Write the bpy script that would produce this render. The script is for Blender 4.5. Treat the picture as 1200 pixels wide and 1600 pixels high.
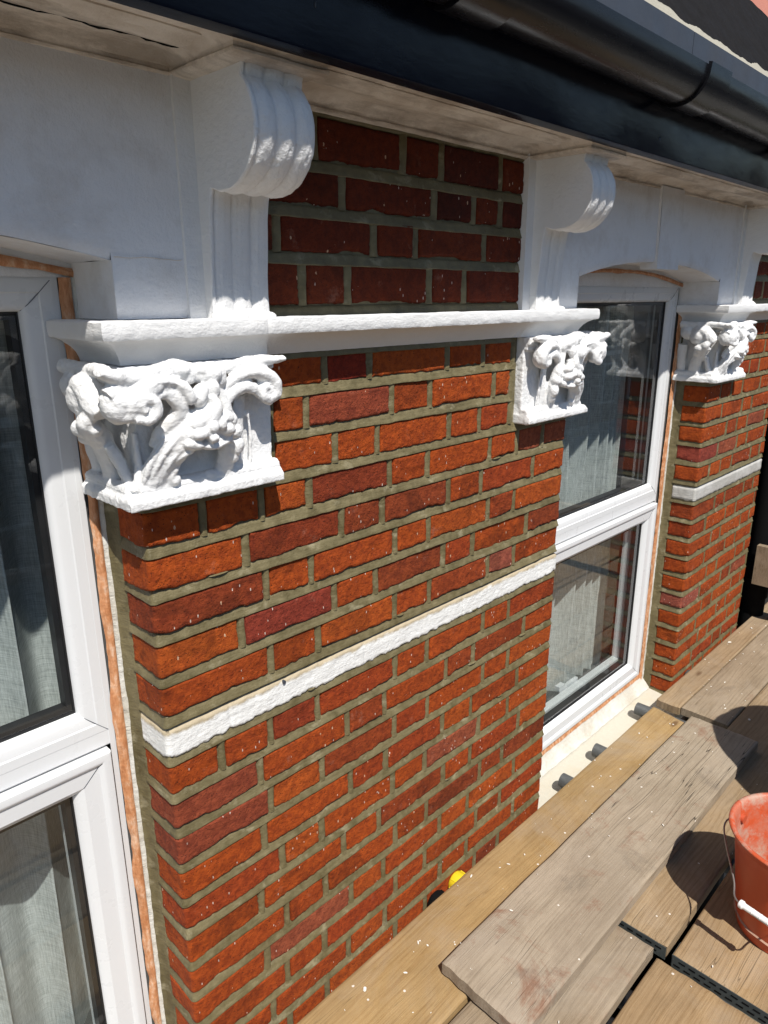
import bpy, math, random
import numpy as np
from mathutils import Vector, Matrix

for o in list(bpy.data.objects): bpy.data.objects.remove(o)
scn = bpy.context.scene
COL = scn.collection

# ------------------------------------------------------------------ camera
cam_d = bpy.data.cameras.new("camera"); cam = bpy.data.objects.new("camera", cam_d); COL.objects.link(cam)
RX = Vector((0.7000619, -0.71407294, -0.00362976)); DN = Vector((-0.20739166, -0.1984531, -0.95791705)); FW = Vector((0.6833023, 0.67135401, -0.28702223))
M = Matrix.Identity(4)
for i in range(3): M[i][0] = RX[i]; M[i][1] = -DN[i]; M[i][2] = -FW[i]
M[0][3], M[1][3], M[2][3] = -0.48936, -0.99384, 0.68487
cam.matrix_world = M
cam_d.sensor_fit = 'VERTICAL'; cam_d.sensor_height = 36; cam_d.lens = 1118.42/1600*36
cam_d.clip_start = 0.02; cam_d.clip_end = 500
scn.camera = cam
scn.render.resolution_x = 768; scn.render.resolution_y = 1024

# ------------------------------------------------------------------ world and sun
SUN = Vector((0.50, 1.0, -1.62)).normalized()
elev = math.asin(-SUN.z); azim = math.atan2(-SUN.x, -SUN.y)
w = bpy.data.worlds.new("World"); scn.world = w; w.use_nodes = True
nt = w.node_tree; bg = nt.nodes['Background']
sky = nt.nodes.new('ShaderNodeTexSky'); sky.sky_type = 'NISHITA'; sky.sun_disc = False
sky.sun_elevation = elev; sky.sun_rotation = azim; sky.air_density = 1.0; sky.dust_density = 0.4; sky.ozone_density = 2.0
nt.links.new(sky.outputs[0], bg.inputs[0]); bg.inputs[1].default_value = 0.078
sd = bpy.data.lights.new("sun", 'SUN'); sd.energy = 4.6; sd.angle = math.radians(0.5); sd.color = (1.0, 0.955, 0.89)
so = bpy.data.objects.new("sun", sd); COL.objects.link(so); so.rotation_euler = SUN.to_track_quat('-Z', 'Y').to_euler()
so.location = (-5, -10, 16)
scn.view_settings.view_transform = 'Standard'; scn.view_settings.look = 'None'
scn.view_settings.exposure = 0.40; scn.view_settings.gamma = 1
scn.render.engine = 'CYCLES'
scn.cycles.max_bounces = 8; scn.cycles.transparent_max_bounces = 16; scn.cycles.glossy_bounces = 4

# ------------------------------------------------------------------ numpy noise
def _h(ix, iy, iz, s):
    n = (ix.astype(np.int64)*374761393 + iy.astype(np.int64)*668265263 + iz.astype(np.int64)*1274126177 + int(s)*974634777) & 0xffffffff
    n = ((n ^ (n >> 13))*1274126177) & 0xffffffff
    n = ((n ^ (n >> 15))*2246822519) & 0xffffffff
    return ((n ^ (n >> 16)) & 0xffffff)/float(0xffffff)
def vn(x, y, z=0.0, s=0):
    x, y, z = np.broadcast_arrays(np.asarray(x, float), np.asarray(y, float), np.asarray(z, float))
    ix, iy, iz = np.floor(x), np.floor(y), np.floor(z)
    fx, fy, fz = x-ix, y-iy, z-iz
    fx, fy, fz = [f*f*(3-2*f) for f in (fx, fy, fz)]
    r = 0
    for dx in (0, 1):
        for dy in (0, 1):
            for dz in (0, 1):
                r = r + _h(ix+dx, iy+dy, iz+dz, s)*(fx if dx else 1-fx)*(fy if dy else 1-fy)*(fz if dz else 1-fz)
    return r*2-1
def fbm(x, y, z=0.0, s=0, o=3):
    r = 0; a = 1.0; t = 0
    for i in range(o):
        r = r + a*vn(np.asarray(x)*2**i, np.asarray(y)*2**i, np.asarray(z)*2**i, s+i); t += a; a *= .5
    return r/t
rng = random.Random(7)

# ------------------------------------------------------------------ mesh collecting
class MB:
    def __init__(self): self.v = []; self.f4 = []; self.f3 = []; self.n = 0; self.c = []; self.r = []; self.fn = []
    def add(self, V, F, col=(1, 1, 1), rnd=0.0):
        V = np.asarray(V, float).reshape(-1, 3)
        for f in F: self.fn.append([i+self.n for i in f])
        self.v.append(V); self.n += len(V); self.c.append(np.tile(np.array(list(col)+[rnd]), (len(V), 1)))
    def grid(self, X, Y, Z, col=(1, 1, 1), rnd=0.0, flip=False, wrap=False):
        a, b = X.shape
        V = np.stack([X, Y, Z], -1).reshape(-1, 3)
        idx = np.arange(a*b).reshape(a, b)
        if wrap: idx = np.concatenate([idx, idx[:, :1]], 1)
        q = np.stack([idx[:-1, :-1], idx[1:, :-1], idx[1:, 1:], idx[:-1, 1:]], -1).reshape(-1, 4)
        if flip: q = q[:, ::-1]
        self.f4.append(q+self.n)
        self.v.append(V); self.n += len(V); self.c.append(np.tile(np.array(list(col)+[rnd]), (len(V), 1)))
    def box(self, x0, x1, y0, y1, z0, z1, col=(1, 1, 1), rnd=0.0):
        V = [(x, y, z) for x in (x0, x1) for y in (y0, y1) for z in (z0, z1)]
        self.add(V, [(0, 1, 3, 2), (4, 6, 7, 5), (0, 4, 5, 1), (2, 3, 7, 6), (0, 2, 6, 4), (1, 5, 7, 3)], col, rnd)
    def tube(self, pts, rad, seg=12, cap=True, col=(1, 1, 1)):
        pts = [Vector(p) for p in pts]; n = len(pts)
        rad = [rad]*n if not hasattr(rad, '__len__') else rad
        rings = []; up = None
        for i, p in enumerate(pts):
            t = (pts[min(i+1, n-1)]-pts[max(i-1, 0)]).normalized()
            if up is None: up = t.orthogonal().normalized()
            up = (up-t*up.dot(t)).normalized(); bi = t.cross(up)
            rings.append([p+(up*math.cos(a)+bi*math.sin(a))*rad[i] for a in [2*math.pi*k/seg for k in range(seg)]])
        A = np.array([[list(q) for q in r] for r in rings])
        b0 = self.n
        self.grid(A[:, :, 0], A[:, :, 1], A[:, :, 2], col, wrap=True)
        if cap:
            self.fn.append([b0+k for k in range(seg)]); self.fn.append([b0+(n-1)*seg+seg-1-k for k in range(seg)])
    def ell(self, c, r, rot=None, seg=20):
        a = np.linspace(0, math.pi, seg//2+1)[:, None]; b = np.linspace(0, 2*math.pi, seg, endpoint=False)[None, :]
        P = np.stack([np.sin(a)*np.cos(b)*r[0], np.sin(a)*np.sin(b)*r[1], np.cos(a)*np.ones_like(b)*r[2]], -1)
        if rot is not None:
            R = np.array(rot.to_matrix() if hasattr(rot, 'to_matrix') else rot); P = P@R.T
        P = P+np.array(c)
        self.grid(P[..., 0], P[..., 1], P[..., 2], wrap=True)
    def mesh(self, name, smooth=True, angle=40, attr=False):
        V = np.concatenate(self.v) if self.v else np.zeros((0, 3))
        me = bpy.data.meshes.new(name)
        fl = [q for q in self.f4]
        q = np.concatenate(fl) if fl else np.zeros((0, 4), int)
        loops = [q.reshape(-1)]; tot = [np.full(len(q), 4)]
        for f in self.fn: loops.append(np.array(f)); tot.append(np.array([len(f)]))
        loops = np.concatenate(loops).astype(np.int32); tot = np.concatenate(tot).astype(np.int32)
        me.vertices.add(len(V)); me.vertices.foreach_set('co', V.astype(np.float32).ravel())
        me.loops.add(len(loops)); me.loops.foreach_set('vertex_index', loops)
        me.polygons.add(len(tot)); me.polygons.foreach_set('loop_start', np.concatenate([[0], np.cumsum(tot)[:-1]]).astype(np.int32))
        me.polygons.foreach_set('loop_total', tot)
        me.update(calc_edges=True); me.validate()
        if attr:
            a = me.color_attributes.new('bc', 'FLOAT_COLOR', 'POINT'); a.data.foreach_set('color', np.concatenate(self.c).astype(np.float32).ravel())
        me.polygons.foreach_set('use_smooth', np.full(len(me.polygons), smooth))
        if smooth and angle < 180: me.set_sharp_from_angle(angle=math.radians(angle))
        return me
    def obj(self, name, mat, parent=None, **k):
        o = bpy.data.objects.new(name, self.mesh(name, **k)); COL.objects.link(o); o.data.materials.append(mat)
        if parent:
            o.parent = parent; tw = Vector((0, 0, 0)); p = parent
            while p: tw += p.location; p = p.parent
            if tw.length > 0: o.data.transform(Matrix.Translation(-tw))
        return o

def tag(o, label=None, cat=None, group=None, kind=None):
    if label: o['label'] = label
    if cat: o['category'] = cat
    if group: o['group'] = group
    if kind: o['kind'] = kind
    return o
def empty(name, loc, label, cat, group=None):
    o = bpy.data.objects.new(name, None); COL.objects.link(o); o.location = loc; o.empty_display_size = .05
    return tag(o, label, cat, group)

# ------------------------------------------------------------------ materials
class N:
    def __init__(s, name, rough=.6, metal=0.0, spec=.5):
        s.m = bpy.data.materials.new(name); s.m.use_nodes = True; s.t = s.m.node_tree; s.b = s.t.nodes['Principled BSDF']
        s.b.inputs['Roughness'].default_value = rough; s.b.inputs['Metallic'].default_value = metal
        s.b.inputs['Specular IOR Level'].default_value = spec
        s.tc = s.t.nodes.new('ShaderNodeTexCoord').outputs['Object']
    def L(s, a, b):
        if hasattr(a, 'is_linked') or hasattr(a, 'links'): s.t.links.new(a, b)
        elif isinstance(a, (tuple, list)) and len(a) == 3 and b.type == 'RGBA': b.default_value = (*a, 1)
        else: b.default_value = a
    def map(s, scale=(1, 1, 1), loc=(0, 0, 0), rot=(0, 0, 0), vec=None):
        n = s.t.nodes.new('ShaderNodeMapping'); n.inputs['Scale'].default_value = scale; n.inputs['Location'].default_value = loc; n.inputs['Rotation'].default_value = rot
        s.t.links.new(vec or s.tc, n.inputs[0]); return n.outputs[0]
    def noise(s, scale, detail=4, rough=.55, vec=None, dist=0.0, color=False):
        n = s.t.nodes.new('ShaderNodeTexNoise'); n.inputs['Scale'].default_value = scale; n.inputs['Detail'].default_value = detail
        n.inputs['Roughness'].default_value = rough; n.inputs['Distortion'].default_value = dist
        s.t.links.new(vec or s.tc, n.inputs['Vector']); return n.outputs['Color' if color else 'Fac']
    def voro(s, scale, out='Distance', vec=None, rnd=1.0, feat='F1'):
        n = s.t.nodes.new('ShaderNodeTexVoronoi'); n.inputs['Scale'].default_value = scale; n.inputs['Randomness'].default_value = rnd; n.feature = feat
        s.t.links.new(vec or s.tc, n.inputs['Vector']); return n.outputs[out]
    def ramp(s, f, stops, interp='LINEAR'):
        n = s.t.nodes.new('ShaderNodeValToRGB'); n.color_ramp.interpolation = interp
        e = n.color_ramp.elements
        while len(e) < len(stops): e.new(.5)
        for el, (p, c) in zip(e, stops):
            el.position = p; el.color = (c, c, c, 1) if not hasattr(c, '__len__') else (*c, 1)
        s.t.links.new(f, n.inputs[0]); return n.outputs[0]
    def mix(s, f, a, b, mode='MIX'):
        n = s.t.nodes.new('ShaderNodeMix'); n.data_type = 'RGBA'; n.blend_type = mode
        s.L(f, n.inputs[0]); s.L(a, n.inputs[6]); s.L(b, n.inputs[7]); return n.outputs[2]
    def ma(s, op, a, b=0.0, c=None):
        n = s.t.nodes.new('ShaderNodeMath'); n.operation = op; s.L(a, n.inputs[0]); s.L(b, n.inputs[1])
        if c is not None: s.L(c, n.inputs[2])
        return n.outputs[0]
    def bump(s, h, strength=.3, dist=.002, nrm=None):
        n = s.t.nodes.new('ShaderNodeBump'); n.inputs['Strength'].default_value = strength; n.inputs['Distance'].default_value = dist
        s.t.links.new(h, n.inputs['Height'])
        if nrm: s.t.links.new(nrm, n.inputs['Normal'])
        return n.outputs[0]
    def sep(s, v, i):
        n = s.t.nodes.new('ShaderNodeSeparateXYZ'); s.t.links.new(v, n.inputs[0]); return n.outputs[i]
    def out(s, col=None, nrm=None, rough=None):
        if col is not None: s.L(col, s.b.inputs['Base Color'])
        if nrm is not None: s.t.links.new(nrm, s.b.inputs['Normal'])
        if rough is not None: s.L(rough, s.b.inputs['Roughness'])
        return s.m

def mat_brick():
    s = N('red brick', rough=.85, spec=.25)
    at = s.t.nodes.new('ShaderNodeVertexColor'); at.layer_name = 'bc'; base = at.outputs['Color']; rnd = at.outputs['Alpha']
    off = s.t.nodes.new('ShaderNodeCombineXYZ'); s.L(s.ma('MULTIPLY', rnd, 37.0), off.inputs[0]); s.L(s.ma('MULTIPLY', rnd, 91.0), off.inputs[1])
    va = s.t.nodes.new('ShaderNodeVectorMath'); va.operation = 'ADD'; s.t.links.new(s.tc, va.inputs[0]); s.t.links.new(off.outputs[0], va.inputs[1]); v = va.outputs[0]
    n1 = s.noise(14, 5, .6, v); n2 = s.noise(70, 5, .65, v)
    patch = s.ramp(s.noise(9, 2, .4, v, .6), [(.53, 0), (.57, 1)])
    dk = s.mix(1.0, base, (.74, .74, .70), 'MULTIPLY')
    use = s.ma('GREATER_THAN', s.ma('FRACT', s.ma('MULTIPLY', rnd, 7.13)), .62)
    c = s.mix(s.ma('MULTIPLY', patch, use), base, dk)
    c = s.mix(s.ramp(n1, [(.3, 0), (.75, 1)]), s.mix(1.0, c, (.80, .78, .8), 'MULTIPLY'), c)
    c = s.mix(s.ramp(n2, [(.38, .75), (.6, 0)]), c, s.mix(1.0, c, (.55, .45, .5), 'MULTIPLY'))
    # fine pits
    vd = s.voro(330, vec=s.map((1, 1, 1.3), vec=v)); vc = s.voro(330, 'Color', vec=s.map((1, 1, 1.3), vec=v))
    pit = s.ma('MULTIPLY', s.ma('LESS_THAN', vd, .33), s.ma('GREATER_THAN', s.sep(vc, 0), .90))
    c = s.mix(pit, c, (.035, .008, .005))
    # cream chips
    wv = s.map((1, 1, .5), rot=(0, .6, 0), vec=v)
    cd = s.voro(115, vec=wv); cc = s.voro(115, 'Color', vec=wv)
    wob = s.ma('ADD', cd, s.ma('MULTIPLY', s.noise(500, 2, .5, v), .25))
    chip = s.ma('MULTIPLY', s.ma('LESS_THAN', wob, .33), s.ma('GREATER_THAN', s.sep(cc, 0), .968))
    c = s.mix(chip, c, (.55, .36, .23))
    wv2 = s.map((1, 1, .4), rot=(0, -.7, 0), vec=v)
    cd2 = s.voro(230, vec=wv2); cc2 = s.voro(230, 'Color', vec=wv2)
    chip2 = s.ma('MULTIPLY', s.ma('LESS_THAN', cd2, .27), s.ma('GREATER_THAN', s.ma('ADD', s.sep(cc2, 1), s.ma('MULTIPLY', s.noise(6, 3, .6, v), .09)), 1.02))
    c = s.mix(chip2, c, (.60, .50, .42))
    big = s.ramp(s.noise(2.6, 4, .6), [(.35, 0), (.68, .5)]); c = s.mix(big, c, s.mix(1.0, c, (.80, .72, .8), 'MULTIPLY'))
    # lime bloom
    bl = s.ma('MULTIPLY', s.ramp(s.noise(22, 6, .7, v), [(.62, 0), (.8, .35)]), 1.0)
    c = s.mix(bl, c, (.45, .25, .18))
    h = s.ma('ADD', s.noise(160, 6, .7, v), s.ma('MULTIPLY', s.noise(38, 4, .6, v), 1.3))
    h = s.ma('SUBTRACT', h, s.ma('MULTIPLY', pit, .8))
    crk = s.ramp(s.voro(26, 'Distance', vec=s.map((1, 1, 2.2), vec=s.tc), feat='DISTANCE_TO_EDGE'), [(0, 0), (.02, 1)])
    return s.out(c, s.bump(h, .85, .0045))
def mat_mortar():
    s = N('olive mortar', rough=.55, spec=.35)
    sm = s.map((4, 4, 40)); n = s.noise(1.5, 5, .6, s.map((6, 6, 60))); n2 = s.noise(45, 5, .6)
    c = s.ramp(s.ma('ADD', s.ma('MULTIPLY', n2, .5), s.ma('MULTIPLY', s.noise(7, 5, .65), .5)), [(.36, (.088, .072, .032)), (.66, (.200, .168, .088))])
    li = s.ramp(s.noise(20, 4, .6, s.map((1, 1, 1.4)), .3), [(.58, 0), (.72, .5)])
    c = s.mix(li, c, (.40, .36, .24))
    h = s.ma('ADD', s.ma('MULTIPLY', n, 1.2), s.ma('MULTIPLY', s.noise(260, 3, .6), .7))
    return s.out(c, s.bump(h, .6, .003), s.ramp(n2, [(.35, .38), (.7, .62)]))
def mat_paint(name, base=(.80, .80, .79), dirt=(.42, .33, .24), amt=.0, bump=.5, stroke=(14, 14, 60), rough=.62, grime=.0):
    s = N(name, rough=rough, spec=.35)
    c = s.mix(s.ramp(s.noise(7, 4, .6), [(.35, 0), (.75, .35)]), base, tuple(x*.90 for x in base))
    if amt: c = s.mix(s.ramp(s.noise(9, 6, .7), [(.56-amt*.2, 0), (.74, amt)]), c, dirt)
    if grime: c = s.mix(s.ramp(s.noise(9, 7, .72, s.map((.45, 1.6, 1.6))), [(.47, 0), (.60, grime)]), c, tuple(x*.45 for x in dirt))
    h = s.ma('ADD', s.noise(1, 5, .65, s.map(stroke)), s.ma('MULTIPLY', s.noise(190, 4, .65), .5))
    h = s.ma('ADD', h, s.ma('MULTIPLY', s.noise(60, 3, .5), .6))
    return s.out(c, s.bump(h, bump, .003))
def mat_plain(name, col, rough=.5, metal=0, var=.1, scale=30, bump=.0, bscale=200, spec=.5, stretch=(1, 1, 1)):
    s = N(name, rough=rough, metal=metal, spec=spec)
    v = s.map(stretch)
    c = s.mix(s.noise(scale, 5, .65, v), tuple(x*(1-var) for x in col), tuple(min(1, x*(1+var)) for x in col))
    nr = s.bump(s.noise(bscale, 4, .6, v), bump, .002) if bump else None
    return s.out(c, nr, s.ramp(s.noise(scale*.6, 4, .6, v), [(.3, max(.04, rough*.8)), (.7, min(1, rough*1.25))]))
def mat_wood(name, a, b, grey=(.2, .17, .14), gamt=.3, seed=0, stain=0.0, crack=.6, rings=1.0):
    s = N(name, rough=.75, spec=.25)
    v = s.map((1, 1, 1), loc=(seed*3.7, seed*1.3, seed*.7))
    warp = s.noise(1.6, 2, .5, s.map((1.2, 4, 4), vec=v), color=True)
    ad = s.t.nodes.new('ShaderNodeVectorMath'); ad.operation = 'MULTIPLY_ADD'
    s.t.links.new(warp, ad.inputs[0]); ad.inputs[1].default_value = (.0, .035, .035); s.t.links.new(v, ad.inputs[2]); wv = ad.outputs[0]
    ring = s.noise(1.0, 3, .6, s.map((1.1, 55, 20), vec=wv)); ring2 = s.noise(1.0, 4, .7, s.map((4, 260, 120), vec=wv))
    wave = s.t.nodes.new('ShaderNodeTexWave'); wave.bands_direction = 'Y'; wave.inputs['Scale'].default_value = 22; wave.inputs['Distortion'].default_value = 7; wave.inputs['Detail'].default_value = 2; wave.inputs['Detail Scale'].default_value = .7
    s.t.links.new(s.map((.35, 1, 1), vec=wv), wave.inputs[0])
    f = s.ma('ADD', s.ma('MULTIPLY', ring, .55), s.ma('MULTIPLY', wave.outputs['Fac'], .12*rings)); f = s.ma('ADD', f, s.ma('MULTIPLY', ring2, .60))
    c = s.ramp(f, [(.38, a), (.60, b), (.85, a)])
    c = s.mix(s.ramp(s.noise(3.2, 6, .65, s.map((1, 2.2, 2), vec=v)), [(.38, 0), (.66, gamt)]), c, grey)
    gr = s.ramp(s.noise(5, 8, .72, s.map((.7, 1.6, 1), vec=v), .3), [(.42, .42), (.62, 0)]); c = s.mix(gr, c, s.mix(1.0, c, (.50, .47, .43), 'MULTIPLY'))
    dst = s.ramp(s.noise(2.3, 6, .7, s.map((1, 1, 1), loc=(3, 4, 5), vec=v), .5), [(.48, 0), (.68, .38)]); c = s.mix(dst, c, (.36, .31, .25))
    # knots
    kd = s.voro(1.0, vec=s.map((2.6, 7, 3), vec=v)); kn = s.ramp(kd, [(.045, 1), (.09, 0)])
    c = s.mix(s.ma('MULTIPLY', kn, .75), c, (.09, .045, .02))
    ck = s.ramp(s.noise(1.0, 2, .5, s.map((.9, 38, 20), vec=wv)), [(.480, 0), (.4945, 0), (.5, 1), (.5055, 0)])
    ckm = s.ramp(s.noise(2.2, 2, .5, v), [(.46, 0), (.58, crack)])
    ck = s.ma('MULTIPLY', ck, ckm)
    c = s.mix(ck, c, (.02, .014, .01))
    if stain:
        st = s.ramp(s.noise(6, 6, .7, v, .4), [(.57, 0), (.68, stain)]); c = s.mix(st, c, (.20, .095, .055))
        st2 = s.ramp(s.noise(4.1, 7, .7, s.map((1, 1, 1), loc=(5, 8, 1), vec=v), .4), [(.58, 0), (.72, .5)]); c = s.mix(st2, c, (.10, .085, .07))
    sp = s.ma('MULTIPLY', s.ma('LESS_THAN', s.voro(70, vec=v), .22), s.ma('GREATER_THAN', s.sep(s.voro(70, 'Color', vec=v), 0), .985))
    c = s.mix(sp, c, (.62, .57, .5))
    h = s.ma('SUBTRACT', s.ma('ADD', ring2, s.ma('MULTIPLY', f, .8)), s.ma('MULTIPLY', ck, 2.5))
    return s.out(c, s.bump(h, .5, .002))
def mat_glass():
    s = N('window glass'); nt = s.t
    for n in (s.b,): nt.nodes.remove(n)
    tr = nt.nodes.new('ShaderNodeBsdfTransparent'); tr.inputs[0].default_value = (.93, .95, .945, 1)
    gl = nt.nodes.new('ShaderNodeBsdfGlossy'); gl.inputs['Roughness'].default_value = .0; gl.inputs[0].default_value = (1, 1, 1, 1)
    fr = nt.nodes.new('ShaderNodeFresnel'); fr.inputs['IOR'].default_value = 1.5
    b = s.noise(3.0, 2, .5); bn = s.bump(b, .03, .004)
    nt.links.new(bn, gl.inputs['Normal'])
    ge = nt.nodes.new('ShaderNodeNewGeometry'); s.L(s.ma('ADD', s.ma('MULTIPLY', ge.outputs['Backfacing'], 1/1.5-1.5), 1.5), fr.inputs['IOR'])
    fac = s.ma('MULTIPLY', fr.outputs[0], 1.2)
    mx = nt.nodes.new('ShaderNodeMixShader'); nt.links.new(fac, mx.inputs[0]); nt.links.new(tr.outputs[0], mx.inputs[1]); nt.links.new(gl.outputs[0], mx.inputs[2])
    nt.links.new(mx.outputs[0], nt.nodes['Material Output'].inputs[0]); return s.m
def mat_linen():
    s = N('linen net', rough=.9, spec=.1); nt = s.t
    wv = s.noise(1, 3, .7, s.map((560, 1, 26))); wh = s.noise(1, 3, .7, s.map((26, 1, 560)))
    f = s.ma('ADD', wv, wh)
    f = s.ma('MULTIPLY', f, .5); c = s.ramp(f, [(.38, (.34, .365, .36)), (.62, (.72, .75, .74))])
    s.out(c, s.bump(f, .3, .001))
    tl = nt.nodes.new('ShaderNodeBsdfTranslucent'); nt.links.new(c, tl.inputs[0])
    mx = nt.nodes.new('ShaderNodeMixShader'); mx.inputs[0].default_value = .16
    nt.links.new(s.b.outputs[0], mx.inputs[1]); nt.links.new(tl.outputs[0], mx.inputs[2])
    nt.links.new(mx.outputs[0], nt.nodes['Material Output'].inputs[0]); return s.m

M_BR = mat_brick(); M_MO = mat_mortar()
M_WH = mat_paint('white masonry paint', (.75, .75, .745), dirt=(.5, .42, .32), amt=.16, bump=.7)
M_CAP = mat_paint('white painted plaster', (.75, .75, .745), dirt=(.5, .44, .36), amt=.12, bump=.85, stroke=(40, 40, 60))
M_BAND = mat_paint('flaking white band paint', (.74, .74, .72), dirt=(.40, .31, .16), amt=.62, bump=.6, stroke=(14, 14, 60))
def mat_band():
    s = N('flaking white band paint', rough=.65, spec=.3); z = s.sep(s.tc, 2)
    e = s.ma('ADD', s.ma('MULTIPLY', s.ma('SUBTRACT', z, 5.1835), 70), s.ma('MULTIPLY', s.noise(24, 6, .75), 2.0))
    st = s.ramp(e, [(.50, 0), (.95, .8)]); c = s.mix(s.ramp(s.noise(60, 4, .6), [(.3, 0), (.8, .3)]), (.76, .76, .74), (.64, .64, .60))
    c = s.mix(st, c, (.36, .27, .13))
    h = s.ma('ADD', s.noise(1, 5, .65, s.map((16, 16, 70))), s.ma('MULTIPLY', s.noise(150, 4, .65), .7))
    return s.out(c, s.bump(h, .8, .003))
M_BAND = mat_band()
M_BANDG = mat_paint('grey undercoat band paint', (.42, .41, .38), dirt=(.75, .75, .73), amt=.45, bump=.7)
M_STU = mat_paint('painted render', (.76, .76, .765), dirt=(.44, .38, .31), amt=.38, bump=.75, stroke=(34, 6, 12))
M_SOF = mat_paint('stained cream cornice paint', (.74, .67, .58), dirt=(.38, .28, .19), amt=.7, bump=.9, grime=.5)
M_UPVC = mat_plain('white upvc', (.66, .67, .675), rough=.30, var=.015, spec=.45)
M_GASK = mat_plain('black rubber gasket', (.012, .012, .013), rough=.45)
M_NAVY = mat_plain('navy black gloss paint', (.005, .007, .015), rough=.22, var=.25, spec=.22, bump=.10, bscale=30, stretch=(1, 3, 3))
M_GUT = mat_plain('black gutter plastic', (.007, .007, .009), rough=.25, var=.3, spec=.38, bump=.06, bscale=14, stretch=(.5, 3, 3))
M_LEAD = mat_plain('grey flashing', (.042, .050, .066), rough=.6, var=.25, scale=14, bump=.25, bscale=60)
M_SLATE = mat_plain('black roofing felt', (.012, .011, .011), rough=.95, var=.4, bump=.9, bscale=60, spec=.1)
M_TILE = mat_plain('red ridge tile', (.42, .16, .11), rough=.7, var=.12, bump=.3)
M_LIME = mat_paint('pale lime mortar', (.34, .32, .26), bump=1.0, rough=.9)
M_GLASS = mat_glass(); M_LIN = mat_linen()
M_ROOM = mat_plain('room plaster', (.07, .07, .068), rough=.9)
M_SILL = mat_paint('cream stone sill', (.50, .475, .40), dirt=(.45, .36, .22), amt=.35, bump=.6)
M_PLA = mat_paint('flaking white reveal paint', (.62, .61, .56), dirt=(.36, .30, .20), amt=.7, bump=1.0)
s_ = N('orange wood filler', rough=.6); M_ORG = s_.out(s_.ramp(s_.noise(30, 6, .7, s_.map((3, 3, 1))), [(.3, (.36, .13, .045)), (.5, (.52, .24, .11)), (.68, (.66, .45, .31))]), s_.bump(s_.noise(120, 4, .6), .6, .003))
M_TUBE = mat_plain('galvanised scaffold tube', (.10, .105, .105), rough=.5, metal=.3, var=.35, scale=50, bump=.3)
M_YEL = mat_plain('yellow plastic cap', (.72, .55, .02), rough=.45, var=.12)
M_BAND2 = mat_plain('dull steel end band', (.075, .085, .082), rough=.55, metal=.3, var=.3, scale=60)
M_BLACK = mat_plain('black plastic', (.005, .005, .005), rough=.85, spec=.12)
s_ = N('orange bucket plastic', rough=.42)
_c = s_.mix(s_.ramp(s_.noise(24, 5, .65), [(.45, 0), (.62, .75)]), (.50, .085, .030), (.46, .17, .11))
_c = s_.mix(s_.ramp(s_.noise(14, 6, .7), [(.47, 0), (.60, .85)]), _c, (.44, .31, .24))
M_BUCK = s_.out(_c, s_.bump(s_.noise(150, 4, .6), .4, .002))
s_ = N('orange bucket outer plastic', rough=.38)
M_BUCK2 = s_.out(s_.mix(s_.ramp(s_.noise(9, 5, .65, s_.map((1, 1, .4))), [(.5, 0), (.75, .5)]), (.47, .065, .016), (.38, .12, .08)), s_.bump(s_.noise(90, 4, .6), .15, .002))
M_GRIP = mat_plain('white grip plastic', (.78, .78, .76), rough=.4, var=.04)
M_WIRE = mat_plain('steel wire', (.35, .34, .33), rough=.35, metal=.8)
M_MUD = mat_plain('dried mortar residue', (.38, .24, .17), rough=.9, var=.3, scale=40, bump=.8)
M_CRUMB = mat_plain('plaster crumb', (.72, .69, .62), rough=.9)
W_NEW = mat_wood('new yellow pine board', (.29, .175, .068), (.38, .255, .115), grey=(.25, .18, .10), gamt=.35, seed=1, crack=.25)
W_OLD = mat_wood('weathered grey board', (.20, .155, .105), (.37, .305, .225), grey=(.32, .26, .195), gamt=.7, seed=2, stain=.75, crack=1.0, rings=.5)
W_OLD2 = mat_wood('weathered brown board', (.19, .140, .088), (.32, .25, .17), grey=(.27, .21, .145), gamt=.5, seed=5, stain=.35, crack=.9)
W_TAN = mat_wood('tan board', (.25, .155, .070), (.36, .245, .130), grey=(.25, .18, .11), gamt=.35, seed=9, crack=.5, rings=1.2)
W_TAN2 = mat_wood('tan ringed board', (.22, .145, .075), (.34, .245, .145), grey=(.26, .195, .125), gamt=.5, seed=13, crack=.5, rings=1.3)

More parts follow.
